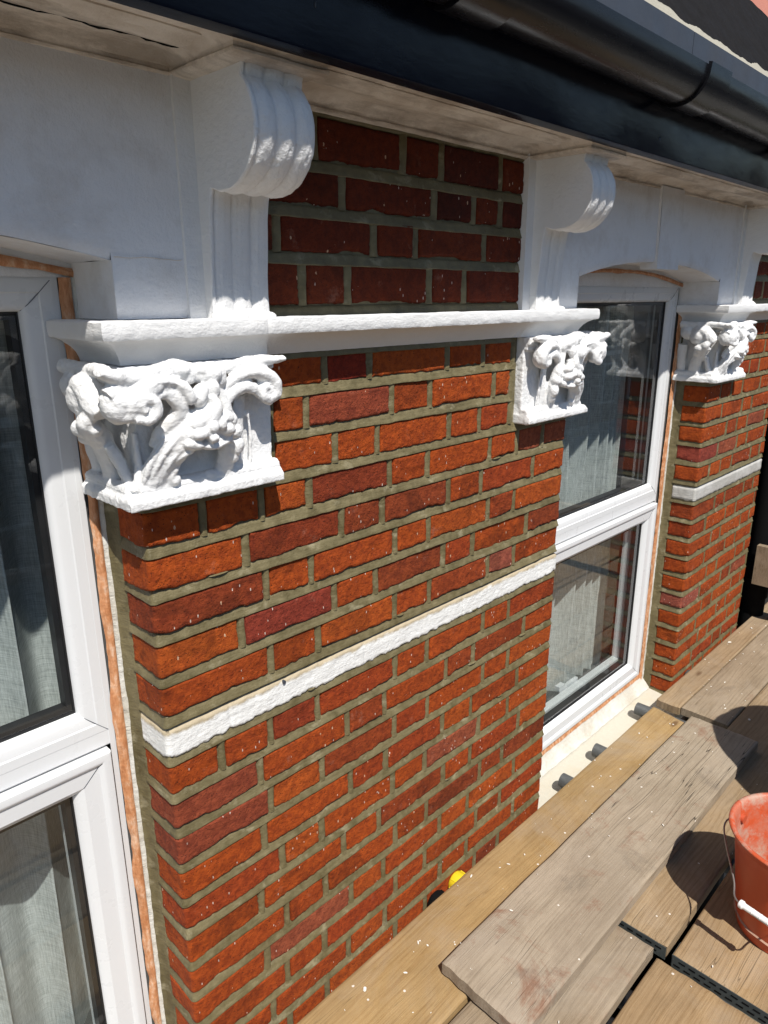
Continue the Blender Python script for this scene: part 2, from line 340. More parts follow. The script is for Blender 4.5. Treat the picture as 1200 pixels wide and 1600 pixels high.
# ------------------------------------------------------------------ generic sweep along a plan polyline (outward is to the right of travel)
def sweep(mb, path, prof, step=.012, amp=.0, freq=60., seed=0, mod=None, ends=True, col=(1, 1, 1)):
    path = [np.array(p, float) for p in path]; S = []
    nrm = []
    for i in range(len(path)-1):
        d = path[i+1]-path[i]; d = d/np.linalg.norm(d); nrm.append(np.array([d[1], -d[0]]))
    rows = []
    acc = 0
    for i in range(len(path)-1):
        L = np.linalg.norm(path[i+1]-path[i]); n = max(1, int(round(L/step)))
        for j in range(n+(i == len(path)-2)):
            f = j/n
            n0 = nrm[i] if i == 0 else (nrm[i]+nrm[i-1])/(1+nrm[i]@nrm[i-1])
            n1 = nrm[i] if i == len(path)-2 else (nrm[i]+nrm[i+1])/(1+nrm[i]@nrm[i+1])
            rows.append((path[i]*(1-f)+path[i+1]*f, n0*(1-f)+n1*f, acc+L*f))
        acc += L
    prof = np.array(prof, float)
    P = np.array([r[0] for r in rows])[:, None, :]; Nn = np.array([r[1] for r in rows])[:, None, :]; A = np.array([r[2] for r in rows])[:, None]
    Hh = np.tile(prof[:, 0], (len(rows), 1)); Z = np.tile(prof[:, 1], (len(rows), 1))
    if mod is not None: Hh, Z = mod(P[:, 0], A[:, 0], Hh, Z)
    if amp:
        Hh = Hh+amp*fbm(A*freq, np.arange(len(prof))[None, :]*1.7, s=seed); Z = Z+amp*.7*fbm(A*freq, np.arange(len(prof))[None, :]*1.7+31, s=seed+5)
    X = P[..., 0]+Nn[..., 0]*Hh; Y = P[..., 1]+Nn[..., 1]*Hh
    b0 = mb.n; mb.grid(X, Y, Z, col)
    if ends:
        k = len(prof); mb.fn.append([b0+i for i in range(k)][::-1]); mb.fn.append([b0+(len(rows)-1)*k+i for i in range(k)])

# ------------------------------------------------------------------ the house
HOUSE = empty('terraced_house', (1.1, 0, -5.2), 'brick terraced house front with white carved capitals, consoles and white framed windows', 'house')
D = 2.205; W = 1.216; P = .075

def wrap(x0, Wd, r=.0045):
    def F(S, H):
        S, H = np.broadcast_arrays(S, H)
        X = x0+S; Y = np.zeros_like(S)-H; 
        X = X.copy(); Y = Y.copy()
        m = S < -r; X[m] = x0-H[m]; Y[m] = -S[m]
        m = (S >= -r) & (S < r); a = (S+r)/(2*r)*math.pi/2
        X[m] = (x0+r-(r+H)*np.cos(a))[m]; Y[m] = (r-(r+H)*np.sin(a))[m]
        m = S > Wd+r; X[m] = x0+Wd+H[m]; Y[m] = (S-Wd)[m]
        m = (S > Wd-r) & (S <= Wd+r); a = (S-Wd+r)/(2*r)*math.pi/2
        X[m] = (x0+Wd-r+(r+H)*np.sin(a))[m]; Y[m] = (r-(r+H)*np.cos(a))[m]
        return X, Y
    return F
PAL = [(.405, .073, .0075), (.385, .068, .0080), (.43, .086, .010), (.35, .056, .009), (.31, .056, .011), (.26, .050, .012), (.33, .085, .036)]
def pick(r):
    u = r.random()
    return PAL[0] if u < .34 else PAL[1] if u < .58 else PAL[2] if u < .78 else PAL[3] if u < .88 else PAL[4] if u < .94 else PAL[5] if u < .97 else PAL[6]
def sgrid(s0, s1, ds, extra):
    n = max(4, int((s1-s0)/ds)); g = list(np.linspace(s0, s1, n+1))
    e = [s0+.0015, s0+.003, s1-.0015, s1-.003]+[c+q for c in extra for q in (-.0045, -.002, 0, .002, .0045) if s0 < c+q < s1]
    return np.array(sorted(set(np.round(g+e, 6))))
def brick(mb, F, s0, s1, t0, t1, ds, sd, col, corners=(), rag=1.0, dark=0):
    S, T = np.meshgrid(sgrid(s0, s1, ds, corners), np.array(sorted(set(np.linspace(t0, t1, max(6, int((t1-t0)/(ds*.85)))).tolist()+[t0+.001, t0+.0025, t0+.004, t1-.002]))), indexing='ij')
    r = random.Random(sd)
    nb = np.abs(fbm(S*38, T*0+sd*.37, s=sd, o=5))*.0065*rag+np.clip(fbm(S*11, T*0+sd*.9, s=sd+3)*1.6, 0, 1)*.006*rag
    ne = np.abs(fbm(T*90, S*0+sd*.7, s=sd+1))*.003
    ne2 = np.abs(fbm(T*90, S*0+sd*.2, s=sd+2))*.003
    d = np.minimum(np.minimum(T-t0-nb, t1-T-.0005), np.minimum(S-s0-ne, s1-S-ne2))
    # rounded lower corners
    cr = .006*r.random()+.002
    dd = np.hypot(np.clip(cr-(S-s0), 0, 1), np.clip(cr-(T-t0), 0, 1)); dd2 = np.hypot(np.clip(cr-(s1-S), 0, 1), np.clip(cr-(T-t0), 0, 1))
    d = np.minimum(d, np.minimum(cr-dd, cr-dd2)+.0005)
    wv = .0055
    tilt = (r.random()-.5)*.003*(S-(s0+s1)/2)/max(.05, (s1-s0)/2)+(r.random()-.5)*.0022*(T-(t0+t1)/2)/.03
    H = .0035+(r.random()-.5)*.002+tilt+.0011*fbm(S*38, T*38, s=sd, o=4)+.0005*fbm(S*150, T*150, s=sd+9, o=2)-.009*np.clip(1-d/wv, 0, 1.5)**2.2
    if r.random() < .22:   # a spalled hollow
        cs = s0+(s1-s0)*r.random(); ct = t0+(t1-t0)*r.random()*.5
        H = H-.0022*np.exp(-(((S-cs)/.022)**2+((T-ct)/.012)**2)*(1+.4*fbm(S*60, T*60, s=sd+4)))
    X, Y = F(S, H); mb.grid(X, Y, T, col, r.random())
def bed(mb, F, s0, s1, z, ds, sd, corners, prof=None):
    S = sgrid(s0, s1, ds, corners)
    prof = prof or [(.0175, -.006), (.015, -.0020), (.0115, .0000), (.007, .0012), (.001, .0028), (-.0036, .0050), (-.0048, .0048), (-.0055, .0020), (-.0060, -.005)]
    A = np.array(prof)
    Sg, T0 = np.meshgrid(S, A[:, 0], indexing='ij'); H = np.tile(A[:, 1], (len(S), 1))
    wob = .0011*fbm(S*9, S*0+sd, s=sd)+.0005*vn(S*60, S*0+sd, s=sd)
    T = z+T0+wob[:, None]; H = H+.0007*fbm(Sg*26, T0*180, s=sd+1)+.0006*vn(S*12, S*0, s=sd+2)[:, None]
    X, Y = F(Sg, H); mb.grid(X, Y, T, flip=False)
def perp(mb, F, c, t0, t1, sd, w=.0085, h=.0030):
    T = np.linspace(t0, t1, 12); A = np.array([(-1.15, -.006), (-.85, -.0008), (-.4, .0018*h/.003), (.2, h), (.65, h*.9), (.85, .0012), (1.05, -.006)])
    Tg, O = np.meshgrid(T, A[:, 0], indexing='ij'); ww = w*(1+.14*vn(T*40, T*0+sd, s=sd))
    S = c+O*ww[:, None]+.0008*vn(T*30, T*0, s=sd+5)[:, None]; H = np.tile(A[:, 1], (len(T), 1))+.0004*fbm(Tg*80, O*3, s=sd)
    X, Y = F(S, H); mb.grid(X, Y, Tg, flip=True)
def sheet(mb, F, s0, s1, z0, z1, h=-.0035, corners=()):
    S, T = np.meshgrid(sgrid(s0, s1, .05, corners), np.array([z0, z1]), indexing='ij'); X, Y = F(S, S*0+h); mb.grid(X, Y, T)

EV = [.22, .33, .553, .666, .888, 1.0]; OD = [.175, .403, .515, .728, .84, 1.065]
ROWS = {7: [.37, .483, .715, .841], 6: [.324, .545, .662, .887], 5: [.39, .503, .726, .835],
        4: [.100, .217, .325, .539, .657, .881, .993, 1.109], 3: [.179, .404, .517, .729, .851, 1.071], 2: [.218, .323, .555, .662, .883, .991],
        1: [.159, .38, .495, .716, .826, 1.056], 0: [.219, .335, .553, .668, .89, 1.004], -2: [.101, .21, .327, .555, .664, .881, .993],
        -3: [.181, .407, .52, .735, .844, 1.072], -4: [.201, .334, .553, .667, .889, 1.002], -5: [.18, .414, .525, .727, .841, 1.051],
        -6: [.222, .327, .547, .662, .878, 1.011], -7: [.165, .389, .50, .735, .845, 1.07]}
SPECIAL = {(-3, 0): (.30, .066, .026), (-4, 0): (.29, .062, .025), (2, 0): (.27, .048, .012), (3, 1): (.28, .048, .012), (4, 3): (.26, .044, .012),
           (6, 1): (.29, .060, .024), (1, 1): (.28, .045, .022), (0, 5): (.36, .10, .055), (-2, 2): (.30, .048, .012), (7, 1): (.26, .028, .010)}
def pier(x0, Wd, rows, ds, sd0, kmin, left=True, right=True, spec=None, bandmat=M_BAND, capL=.243, capR=.957, mirror_top=None):
    F = wrap(x0, Wd); cs = (0, Wd); RL = .089
    sL = -RL if left else .002; sR = Wd+RL if right else Wd-.002
    b = MB(); m = MB()
    def course(k, cuts, a, z, t0, t1, key):
        e = [a]+cuts+[z]
        for i in range(len(e)-1):
            g0 = .0062 if i else 0; g1 = .0062 if i < len(e)-2 else 0
            col = (spec or {}).get((key, i)) or pick(rng)
            brick(b, F, e[i]+g0, e[i+1]-g1, t0, t1, ds, sd0+hash((key, i)) % 9973, col, cs)
            if i: perp(m, F, e[i], t0+.001, t1+.001, sd0+i*13+(k+40)*7, w=.0068+.0025*rng.random())
    for k in range(kmin, 8):
        if k == -1: continue
        cuts = list(rows.get(k) or [c+(rng.random()-.5)*.012 for c in (EV if k % 2 == 0 else OD)])
        if k >= 5: a, z = capL+.007, capR-.007
        else: a, z = sL, sR
        cuts = [c for c in cuts if a+.03 < c < z-.03]
        t1 = (k+1)*P-.0028 if k < 7 else .592
        course(k, cuts, a, z, k*P+.0095, t1, k)
    for k in range(kmin, 8):
        a, z = (capL-.006, capR+.006) if k > 5 else (sL, sR)
        bed(m, F, a, z, k*P, ds*1.4, sd0+k*31+400, cs)
    for c in (capL, capR): perp(m, F, c, .39, .594, sd0+77, w=.0095, h=.004)
    bed(m, F, capL-.006, capR+.006, .589, ds*2, sd0+5, cs)
    sheet(m, F, sL, sR, kmin*P-.01, .60, corners=cs)
    # fillet of mortar where the return meets the window
    for side in ([-1] if left else [])+([1] if right else []):
        T = np.linspace(kmin*P, .60 if side < 0 else .6, 200); O = np.array([.083, .086, .091, .098, .105, .110, .113, .116])
        Hh = np.array([-.004, .0015, .0030, .0045, .0070, .0090, .0115, .0125])
        Tg, Og = np.meshgrid(T, O, indexing='ij'); H = Hh[None, :]+.0012*fbm(Tg*22, Og*150, s=sd0+3)
        Og = Og+.0012*vn(T*25, T*0, s=sd0+8)[:, None]
        X = x0-H if side < 0 else x0+Wd+H
        m.grid(X, Og, Tg, flip=side > 0)
    root = b.obj('brick_pier', M_BR, HOUSE, attr=True, angle=180)
    m.obj('mortar', M_MO, root, angle=70)
    # painted band
    bd = MB(); S = sgrid(sL+.0, sR, ds*.8, cs); T = np.linspace(-P+.007, -.0085, 16 if ds < .006 else 9)
    Sg, Tg = np.meshgrid(S, T, indexing='ij')
    nb = .001+.009*np.abs(fbm(Sg*34, Sg*0+1, s=sd0+50, o=5)); ntp = .000+.005*np.abs(fbm(Sg*26, Sg*0+5, s=sd0+51, o=4))
    d = np.minimum(Tg-T[0]-nb+.002, T[-1]-Tg-ntp); d = np.minimum(d, np.minimum(Sg-sL, sR-Sg))
    H = .0042+.0013*fbm(Sg*30, Tg*30, s=sd0+52, o=4)+.0007*fbm(Sg*160, Tg*160, s=sd0+55, o=2)-.010*np.clip(1-d/.005, 0, 1.5)**2
    for cj in np.arange(.12, Wd, .335): H = H-.002*np.exp(-((Sg-cj-.003*vn(Tg*60, Tg*0, s=3))/.0016)**2)
    X, Y = F(Sg, H); bd.grid(X, Y, Tg)
    bd.obj('painted_band', bandmat, root, angle=180)
    return root
pierA = pier(0, W, ROWS, .0036, 100, -17, spec=SPECIAL)
RB = {4: [.12, .235, .35, .56, .67], 3: [.16, .38, .49, .70], 2: [.235, .345, .465, .68], 1: [.17, .375, .49, .71], 0: [.11, .22, .345, .565, .68], -2: [.215, .32, .54, .66], -3: [.145, .355, .475, .70]}
mb = MB(); mb.tube([(.243, -.001, -.017), (.243, -.0075, -.017)], .0035, 12); mb.obj('wall_plug', M_LEAD, pierA)
def smear(xc, zc, w_, h_, sd, mat, name, root):
    mb = MB(); u = np.linspace(0, 1, 14); a = np.linspace(0, 2*math.pi, 28, endpoint=False)
    U, A = np.meshgrid(u, a, indexing='ij'); rr = U*(1+.35*fbm(np.cos(A)*1.6, np.sin(A)*1.6, s=sd))
    mb.grid(xc+w_*rr*np.cos(A), -.0050-.0010*(1-U**2)+.0045*U**3-.0006*fbm(U*4, A*2, s=sd), zc+h_*rr*np.sin(A), wrap=True); mb.obj(name, mat, root, angle=180)
sr = random.Random(3)
for i in range(9): smear(sr.uniform(.05, 1.15), sr.randrange(-9, 5)*P+.013, sr.uniform(.010, .022), sr.uniform(.002, .0035), 40+i, M_MO, 'mortar_smear', pierA)
pierB = pier(D, .735, RB, .0065, 900, -17, spec={(1, 0): (.31, .06, .035), (-7, 0): (.36, .10, .06)}, bandmat=M_BANDG, right=True, capR=.80)
pierB['label'] = 'narrow brick pier with a grey undercoated band'

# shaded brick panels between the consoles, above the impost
def panel(x0, xa, xb, ds, sd0):
    F = wrap(x0-5, 12); b = MB(); m = MB()
    rows = [(.668, .742, [.325, .43, .653, .765]), (.753, .815, [.275, .497, .61, .83]), (.826, .886, [.24-.0, .42, .665, .79, .885]), (.899, .967, [.36, .575, .685, .88])]
    j = [.742, .815, .887]
    for ri, (t0, t1, cuts) in enumerate(rows):
        cuts = [c for c in cuts if xa+.03 < c < xb-.03]; e = [xa+.006]+cuts+[xb-.008]
        for i in range(len(e)-1):
            if e[i+1] <= e[i]+.03: continue
            brick(b, F, e[i]+5+(.0062 if i else 0), e[i+1]+5-.0062, t0+.004, t1+.004, ds, sd0+ri*17+i, tuple(c_*k_ for c_, k_ in zip(pick(rng), (.38, .31, .5))), ())  # brick palette darkened here to put the shade under the eaves into the colour
            if i: perp(m, F, e[i]+5, t0+.004, t1+.006, sd0+ri*5+i, w=.010)
    for z in j: bed(m, F, xa+5, xb+5, z+.002, ds*1.5, sd0+int(z*100), ())
    bed(m, F, xa+5, xb+5, .664, ds*2, sd0+1, (), [(.010, -.006), (.008, 0), (.003, .004), (-.006, .006), (-.012, .006), (-.014, -.004)])
    bed(m, F, xa+5, xb+5, .977, ds*2, sd0+2, (), [(.014, -.006), (.008, .002), (.002, .004), (-.004, .003), (-.007, 0), (-.009, -.005)])
    for c in (xb-.002, xa+.002): perp(m, F, c+5, .655, .985, sd0+4, w=.010, h=.005)
    sheet(m, F, xa+5, xb+5, .655, .995)
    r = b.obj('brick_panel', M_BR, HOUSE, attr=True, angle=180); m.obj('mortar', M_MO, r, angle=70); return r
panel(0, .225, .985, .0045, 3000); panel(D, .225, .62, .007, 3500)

# ------------------------------------------------------------------ impost moulding
def impost(x0, Wd, capa, capb, sd):
    pr = [(-.05, .655), (-.01, .6555), (.052, .6555), (.0555, .6535), (.0565, .645), (.056, .634), (.0545, .6305), (.046, .629), (.036, .624), (.028, .6165), (.022, .608), (.018, .600), (.0165, .5945), (-.05, .594)]
    def mod(Pp, A, H, Z):
        x = Pp[:, 0]-x0; f = np.where((x > capa+.01) & (x < capb-.01) & (Pp[:, 1] < .001), 1, 0)[:, None]
        k = np.arange(H.shape[1])[None, :]; mk = ((k >= 7) & (k <= 12)) & (f > 0)
        H = np.where(mk, H-.014*(k-6)/6, H)
        lumps = np.clip(fbm(A*55, A*0, s=sd), 0, 1)[:, None]*.0022*np.where((k == 2) | (k == 3), 1, 0)
        brk = (np.exp(-((x-capa-.008)/.002)**2)[:, None])*.004*((k >= 2) & (k <= 6))
        return H-brk, Z+lumps
    mb = MB(); sweep(mb, [(x0-.004, .123), (x0-.004, -.001), (x0+Wd-.018, -.001), (x0+Wd-.018, .123)], pr, .005, .0008, 70, sd, mod)
    o = mb.obj('impost_moulding', M_WH, HOUSE, angle=35); return o
impost(0, W, .235, .962, 11); impost(D, .735+.10, .235, .9, 12)
# a bit of paint fused over the impost under the console feet
for cx in (.180, 1.05, D+.18):
    mb = MB()
    for i in range(6): mb.ell((cx-.045+i*.018, -.034-.004*rng.random(), .657), (.013, .014, .006+.006*rng.random()))
    mb.obj('paint_lump', M_WH, HOUSE, angle=180)

# ------------------------------------------------------------------ carved capitals
def remesh(mb, voxel, name, sd, amp=.0008, smooth=2):
    me = mb.mesh(name, smooth=False); o = bpy.data.objects.new(name, me); COL.objects.link(o)
    md = o.modifiers.new('r', 'REMESH'); md.mode = 'VOXEL'; md.voxel_size = voxel
    m2 = o.modifiers.new('s', 'SMOOTH'); m2.factor = .45; m2.iterations = smooth
    dg = bpy.context.evaluated_depsgraph_get(); dg.update(); me2 = bpy.data.meshes.new_from_object(o.evaluated_get(dg))
    bpy.data.objects.remove(o)
    n = len(me2.vertices); V = np.empty(n*3, np.float32); me2.vertices.foreach_get('co', V); V = V.reshape(-1, 3).astype(float)
    Nn = np.empty(n*3, np.float32); me2.vertices.foreach_get('normal', Nn); Nn = Nn.reshape(-1, 3)
    d = amp*fbm(V[:, 0]*120, V[:, 1]*120, V[:, 2]*120, s=sd)+amp*1.5*fbm(V[:, 0]*40, V[:, 1]*40, V[:, 2]*40, s=sd+3)
    d = d-.0016*np.clip(.35-np.abs(fbm(V[:, 0]*75+V[:, 2]*30, V[:, 1]*60, V[:, 2]*28, s=sd+7)), 0, 1)*2
    V = V+Nn*d[:, None]; me2.vertices.foreach_set('co', V.astype(np.float32).ravel())
    me2.polygons.foreach_set('use_smooth', np.full(len(me2.polygons), True)); me2.update(); me2.name = name
    return me2
def bez(pts, n=14):
    pts = [Vector(p) for p in pts]; out = []
    for i in range(len(pts)-1):
        p0 = pts[max(i-1, 0)]; p1 = pts[i]; p2 = pts[i+1]; p3 = pts[min(i+2, len(pts)-1)]
        for k in range(n//2):
            t = k/(n//2); out.append(.5*((2*p1)+(p2-p0)*t+(2*p0-5*p1+4*p2-p3)*t*t+(3*p1-p0-3*p2+p3)*t**3))
    out.append(pts[-1]); return out
def ctube(mb, pts, r0, r1=None, rs=None):
    c = bez(pts); n = len(c)
    if rs is not None: rad = [np.interp(i/(n-1), np.linspace(0, 1, len(rs)), rs) for i in range(n)]
    else: rad = [r0+((r1 if r1 is not None else r0)-r0)*i/(n-1) for i in range(n)]
    mb.tube(c, rad, 10)
def rib(mb, pts, wd, th, seg=16, face='front'):
    # ribbon of elliptical section: wd = half widths along the path (in the face plane), th = half thickness out of the face
    c = bez(pts); n = len(c); out = []
    W_ = [np.interp(i/(n-1), np.linspace(0, 1, len(wd)), wd) for i in range(n)]; T_ = [np.interp(i/(n-1), np.linspace(0, 1, len(th)), th) for i in range(n)]
    nn = Vector((0, -1, 0)) if face == 'front' else (Vector((-1, 0, 0)) if face == 'side' else Vector((-1, -1, 0)).normalized())
    R = []
    for i, p in enumerate(c):
        t = (c[min(i+1, n-1)]-c[max(i-1, 0)]).normalized(); b = t.cross(nn)
        b = b.normalized() if b.length > .05 else Vector((0, 0, 1)); o = b.cross(t).normalized()
        R.append([list(p+b*math.cos(a)*W_[i]+o*math.sin(a)*T_[i]) for a in [2*math.pi*k/seg for k in range(seg)]])
    A = np.array(R); b0 = mb.n; mb.grid(A[..., 0], A[..., 1], A[..., 2], wrap=True)
    mb.fn.append([b0+k for k in range(seg)]); mb.fn.append([b0+(n-1)*seg+seg-1-k for k in range(seg)])
def capital_mesh(name, sd, mirror=None, voxel=.0018, jit=.0):
    m = MB(); r = random.Random(sd)
    J = lambda: (r.random()-.5)*jit
    # bell block, flaring towards the top
    m.box(-.008, .233, -.018, .118, .388, .594)
    for (z0, z1, d) in ((.575, .594, .034), (.562, .578, .027), (.388, .420, .022)): m.box(-d, .233, -d, .118, z0, z1)
    # plinth and the sloping weathering on it
    m.tube([(-.036, -.034, .3985), (.235, -.034, .3985)], .0125, 14); m.tube([(-.030, -.038, .3985), (-.030, .118, .3985)], .0125, 14)
    m.box(-.034, .235, -.036, .118, .3875, .4105); m.box(-.042, -.03, -.0455, .118, .3885, .402); m.box(-.042, .236, -.0465, -.03, .3885, .402)
    rib(m, [(-.02, -.026, .414), (.1, -.026, .414), (.234, -.026, .414)], [.012], [.012])
    rib(m, [(-.026, -.02, .414), (-.026, .05, .414), (-.026, .118, .414)], [.012], [.010], face='side')
    # top lip left, wavy, ending in a beak at the corner
    rib(m, [(.078, -.040, .585), (.045, -.045, .590), (.010, -.050, .586), (-.022, -.056, .580), (-.050, -.062, .584), (-.078, -.068, .592)], [.010, .012, .010, .012, .012, .005], [.012, .014, .012, .014, .014, .010])
    rib(m, [(.060, -.050, .588), (.000, -.056, .578), (-.045, -.060, .572), (-.066, -.060, .560)], [.006, .007, .010, .012], [.008, .008, .010, .016])
    # left volute: broad band rolling over to the corner
    rib(m, [(.058, -.044, .556), (.034, -.050, .566), (.008, -.056, .569), (-.014, -.060, .561), (-.030, -.062, .546), (-.040, -.060, .530)], [.010, .013, .014, .019, .024, .016], [.016, .018, .019, .021, .023, .016])
    m.ell((-.050, -.056, .548), (.024, .023, .029)); m.ell((-.036, -.060, .531), (.028, .018, .012))
    rib(m, [(.048, -.062, .561), (.026, -.068, .572), (.002, -.072, .573), (-.014, -.074, .566)], [.004, .004, .004, .003], [.006, .006, .006, .006])
    # the eye
    ctube(m, [(-.034, -.074, .527), (-.018, -.078, .524), (-.005, -.076, .534), (-.007, -.076, .549), (-.020, -.077, .552), (-.026, -.078, .542), (-.019, -.079, .536)], 0, rs=[.007, .008, .010, .010, .009, .007, .006])
    m.ell((-.016, -.068, .540), (.017, .012, .016))
    # leaf tip springing from the eye
    rib(m, [(-.002, -.066, .551), (.016, -.064, .557), (.032, -.062, .549), (.044, -.058, .533), (.036, -.050, .515), (.018, -.040, .498), (.006, -.032, .478)], [.007, .009, .012, .013, .013, .010, .005], [.006, .008, .009, .010, .012, .010, .006])
    # finger holding the flower
    rib(m, [(.034, -.058, .572), (.046, -.066, .563), (.054, -.068, .549), (.055, -.064, .540)], [.008, .010, .009, .006], [.010, .012, .012, .008])
    m.ell((.053, -.046, .585), (.020, .018, .013)); m.ell((.067, -.05, .577), (.012, .012, .014))
    # flower and petals
    m.ell((.096+J(), -.050, .576), (.025, .021, .018)); m.ell((.113, -.046, .571), (.017, .018, .022)); m.ell((.083, -.052, .583), (.012, .016, .010))
    m.ell((.072+J(), -.066, .549), (.0125, .013, .018), Matrix.Rotation(.35, 3, 'Y')); m.ell((.095, -.066, .556), (.0105, .012, .0145), Matrix.Rotation(-.25, 3, 'Y'))
    # broad central acanthus, curling forward at the top
    rib(m, [(.002, -.024, .412), (.010, -.032, .438), (.026, -.040, .462), (.048, -.050, .486), (.070, -.058, .506), (.088, -.062, .524), (.094, -.060, .540)], [.022, .022, .024, .026, .026, .018, .010], [.012, .014, .015, .017, .018, .015, .010])
    rib(m, [(.060, -.060, .500), (.080, -.072, .514), (.092, -.076, .530), (.088, -.070, .545)], [.012, .016, .011, .006], [.010, .012, .010, .008])
    m.ell((.094, -.060, .505), (.022, .018, .024))
    for (x, y, z, a, b, q) in ((.068, -.070, .512, .018, .011, -.5), (.067, -.073, .495, .020, .010, -.15), (.056, -.066, .478, .017, .009, .25), (.081, -.078, .503, .011, .011, 0), (.082, -.077, .486, .009, .008, .3), (.112, -.070, .513, .013, .010, .5), (.112, -.071, .495, .014, .011, .2), (.099, -.076, .506, .008, .012, 0), (.116, -.060, .479, .010, .010, 0)):
        m.ell((x+J(), y, z+J()), (a, .012, b), Matrix.Rotation(q, 3, 'Y'))
    rib(m, [(.072, -.066, .474), (.092, -.069, .472), (.112, -.062, .474)], [.005, .006, .005], [.008, .010, .008]); m.ell((.096, -.060, .480), (.022, .014, .009))
    # veins of the central leaf, edge of the arch below it
    for (a, b, c) in (((-.004, -.036, .425), (.010, -.050, .462), (.040, -.062, .496)), ((.012, -.038, .428), (.026, -.052, .458), (.052, -.062, .484)), ((-.012, -.034, .425), (-.004, -.044, .455), (.018, -.054, .490))):
        ctube(m, [a, b, c], 0, rs=[.003, .0055, .004])
    rib(m, [(.022, -.026, .416), (.024, -.036, .440), (.036, -.046, .458), (.058, -.058, .470)], [.005, .006, .006, .005], [.008, .010, .012, .010])
    rib(m, [(.030, -.026, .414), (.031, -.034, .430), (.036, -.038, .442), (.044, -.038, .450)], [.008, .010, .008, .004], [.010, .011, .010, .006])
    m.ell((.036, -.036, .424), (.011, .010, .010)); m.ell((.100, -.030, .420), (.014, .009, .008)); m.ell((.070, -.028, .418), (.020, .008, .006))
    # right stalk and its lobes
    rib(m, [(.128, -.024, .414), (.130, -.034, .445), (.133, -.042, .478), (.127, -.048, .510), (.118, -.050, .538), (.110, -.050, .560)], [.017, .015, .016, .013, .010, .008], [.012, .013, .014, .014, .010, .008])
    m.ell((.141, -.050, .463), (.013, .012, .016)); m.ell((.137, -.052, .487), (.014, .013, .012)); m.ell((.138, -.044, .446), (.010, .010, .012)); m.ell((.132, -.054, .505), (.010, .010, .012))
    # right volute
    rib(m, [(.128, -.038, .580), (.165, -.042, .588), (.200, -.046, .590), (.240, -.052, .592)], [.008, .010, .010, .005], [.008, .010, .012, .010])
    rib(m, [(.122, -.044, .546), (.140, -.048, .564), (.168, -.052, .574), (.196, -.052, .570), (.214, -.052, .555), (.214, -.052, .538), (.200, -.052, .530)], [.005, .008, .010, .013, .014, .013, .011], [.008, .010, .014, .018, .020, .018, .014])
    ctube(m, [(.206, -.056, .528), (.192, -.060, .534), (.190, -.061, .547), (.200, -.062, .550)], 0, rs=[.010, .009, .008, .006]); m.ell((.204, -.046, .546), (.022, .020, .020))
    rib(m, [(.120, -.046, .524), (.136, -.050, .543), (.156, -.052, .553), (.176, -.052, .549), (.188, -.05, .538)], [.006, .010, .011, .010, .006], [.008, .010, .010, .010, .008])
    rib(m, [(.150, -.022, .412), (.154, -.026, .45), (.160, -.028, .50), (.165, -.03, .54)], [.018, .015, .013, .010], [.009, .006, .005, .004])
    ctube(m, [(.178, -.028, .418), (.180, -.031, .470), (.176, -.034, .512)], 0, rs=[.004, .004, .003])
    # ---- corner leaf with folds
    ctube(m, [(-.020, -.024, .412), (-.010, -.018, .450), (-.012, -.020, .50)], 0, rs=[.010, .006, .005])
    for dx in (.012, .024): ctube(m, [(-.022+dx, -.018, .408), (-.018+dx, -.016, .432)], 0, rs=[.009, .004])
    # ---- left (return) face
    rib(m, [(-.058, -.055, .586), (-.050, -.01, .590), (-.045, .04, .586), (-.050, .105, .590)], [.012, .010, .013, .011], [.014, .012, .014, .012], face='side')
    rib(m, [(-.050, .060, .556), (-.054, .036, .568), (-.056, .010, .562), (-.058, -.010, .545), (-.054, -.024, .532)], [.014, .018, .022, .022, .014], [.018, .020, .022, .022, .018], face='side')
    m.ell((-.050, .034, .550), (.030, .034, .032)); m.ell((-.044, .075, .562), (.026, .030, .026))
    rib(m, [(-.018, .050, .412), (-.024, .046, .450), (-.040, .030, .486), (-.058, .014, .506), (-.070, .000, .520), (-.064, -.010, .534)], [.024, .022, .022, .022, .016, .008], [.012, .015, .018, .018, .015, .010], face='side')
    m.ell((-.068, .020, .508), (.016, .022, .014)); m.ell((-.062, .000, .508), (.014, .016, .011)); m.ell((-.058, .034, .492), (.014, .014, .011))
    rib(m, [(-.016, -.004, .414), (-.026, .004, .450), (-.040, .006, .482)], [.010, .008, .007], [.010, .010, .009], face='side')
    rib(m, [(-.012, .10, .412), (-.022, .100, .46), (-.034, .095, .52)], [.016, .018, .018], [.010, .012, .012], face='side')
    if mirror is not None:
        for i, v in enumerate(m.v): v = v.copy(); v[:, 0] = mirror-v[:, 0]; m.v[i] = v
        m.f4 = [f[:, ::-1] for f in m.f4]; m.fn = [f[::-1] for f in m.fn]
    return remesh(m, voxel, name, sd, smooth=1)
def put(name, me, mat, x, label=None):
    o = bpy.data.objects.new(name, me); COL.objects.link(o); o.data.materials.append(mat); o.parent = HOUSE
    o.data.transform(Matrix.Translation(Vector((x, 0, 0))-HOUSE.location))
    if label: o['label'] = label
    return o
put('carved_capital', capital_mesh('carved_capital', 21), M_CAP, 0, 'carved leaf capital over the left corner of the near pier')
put('carved_capital', capital_mesh('carved_capital', 22, mirror=W-.004, voxel=.0026, jit=.006), M_CAP, 0, 'carved leaf capital over the right corner of the near pier')
put('carved_capital', capital_mesh('carved_capital', 23, voxel=.0028, jit=.006), M_CAP, D, 'carved leaf capital on the far pier')

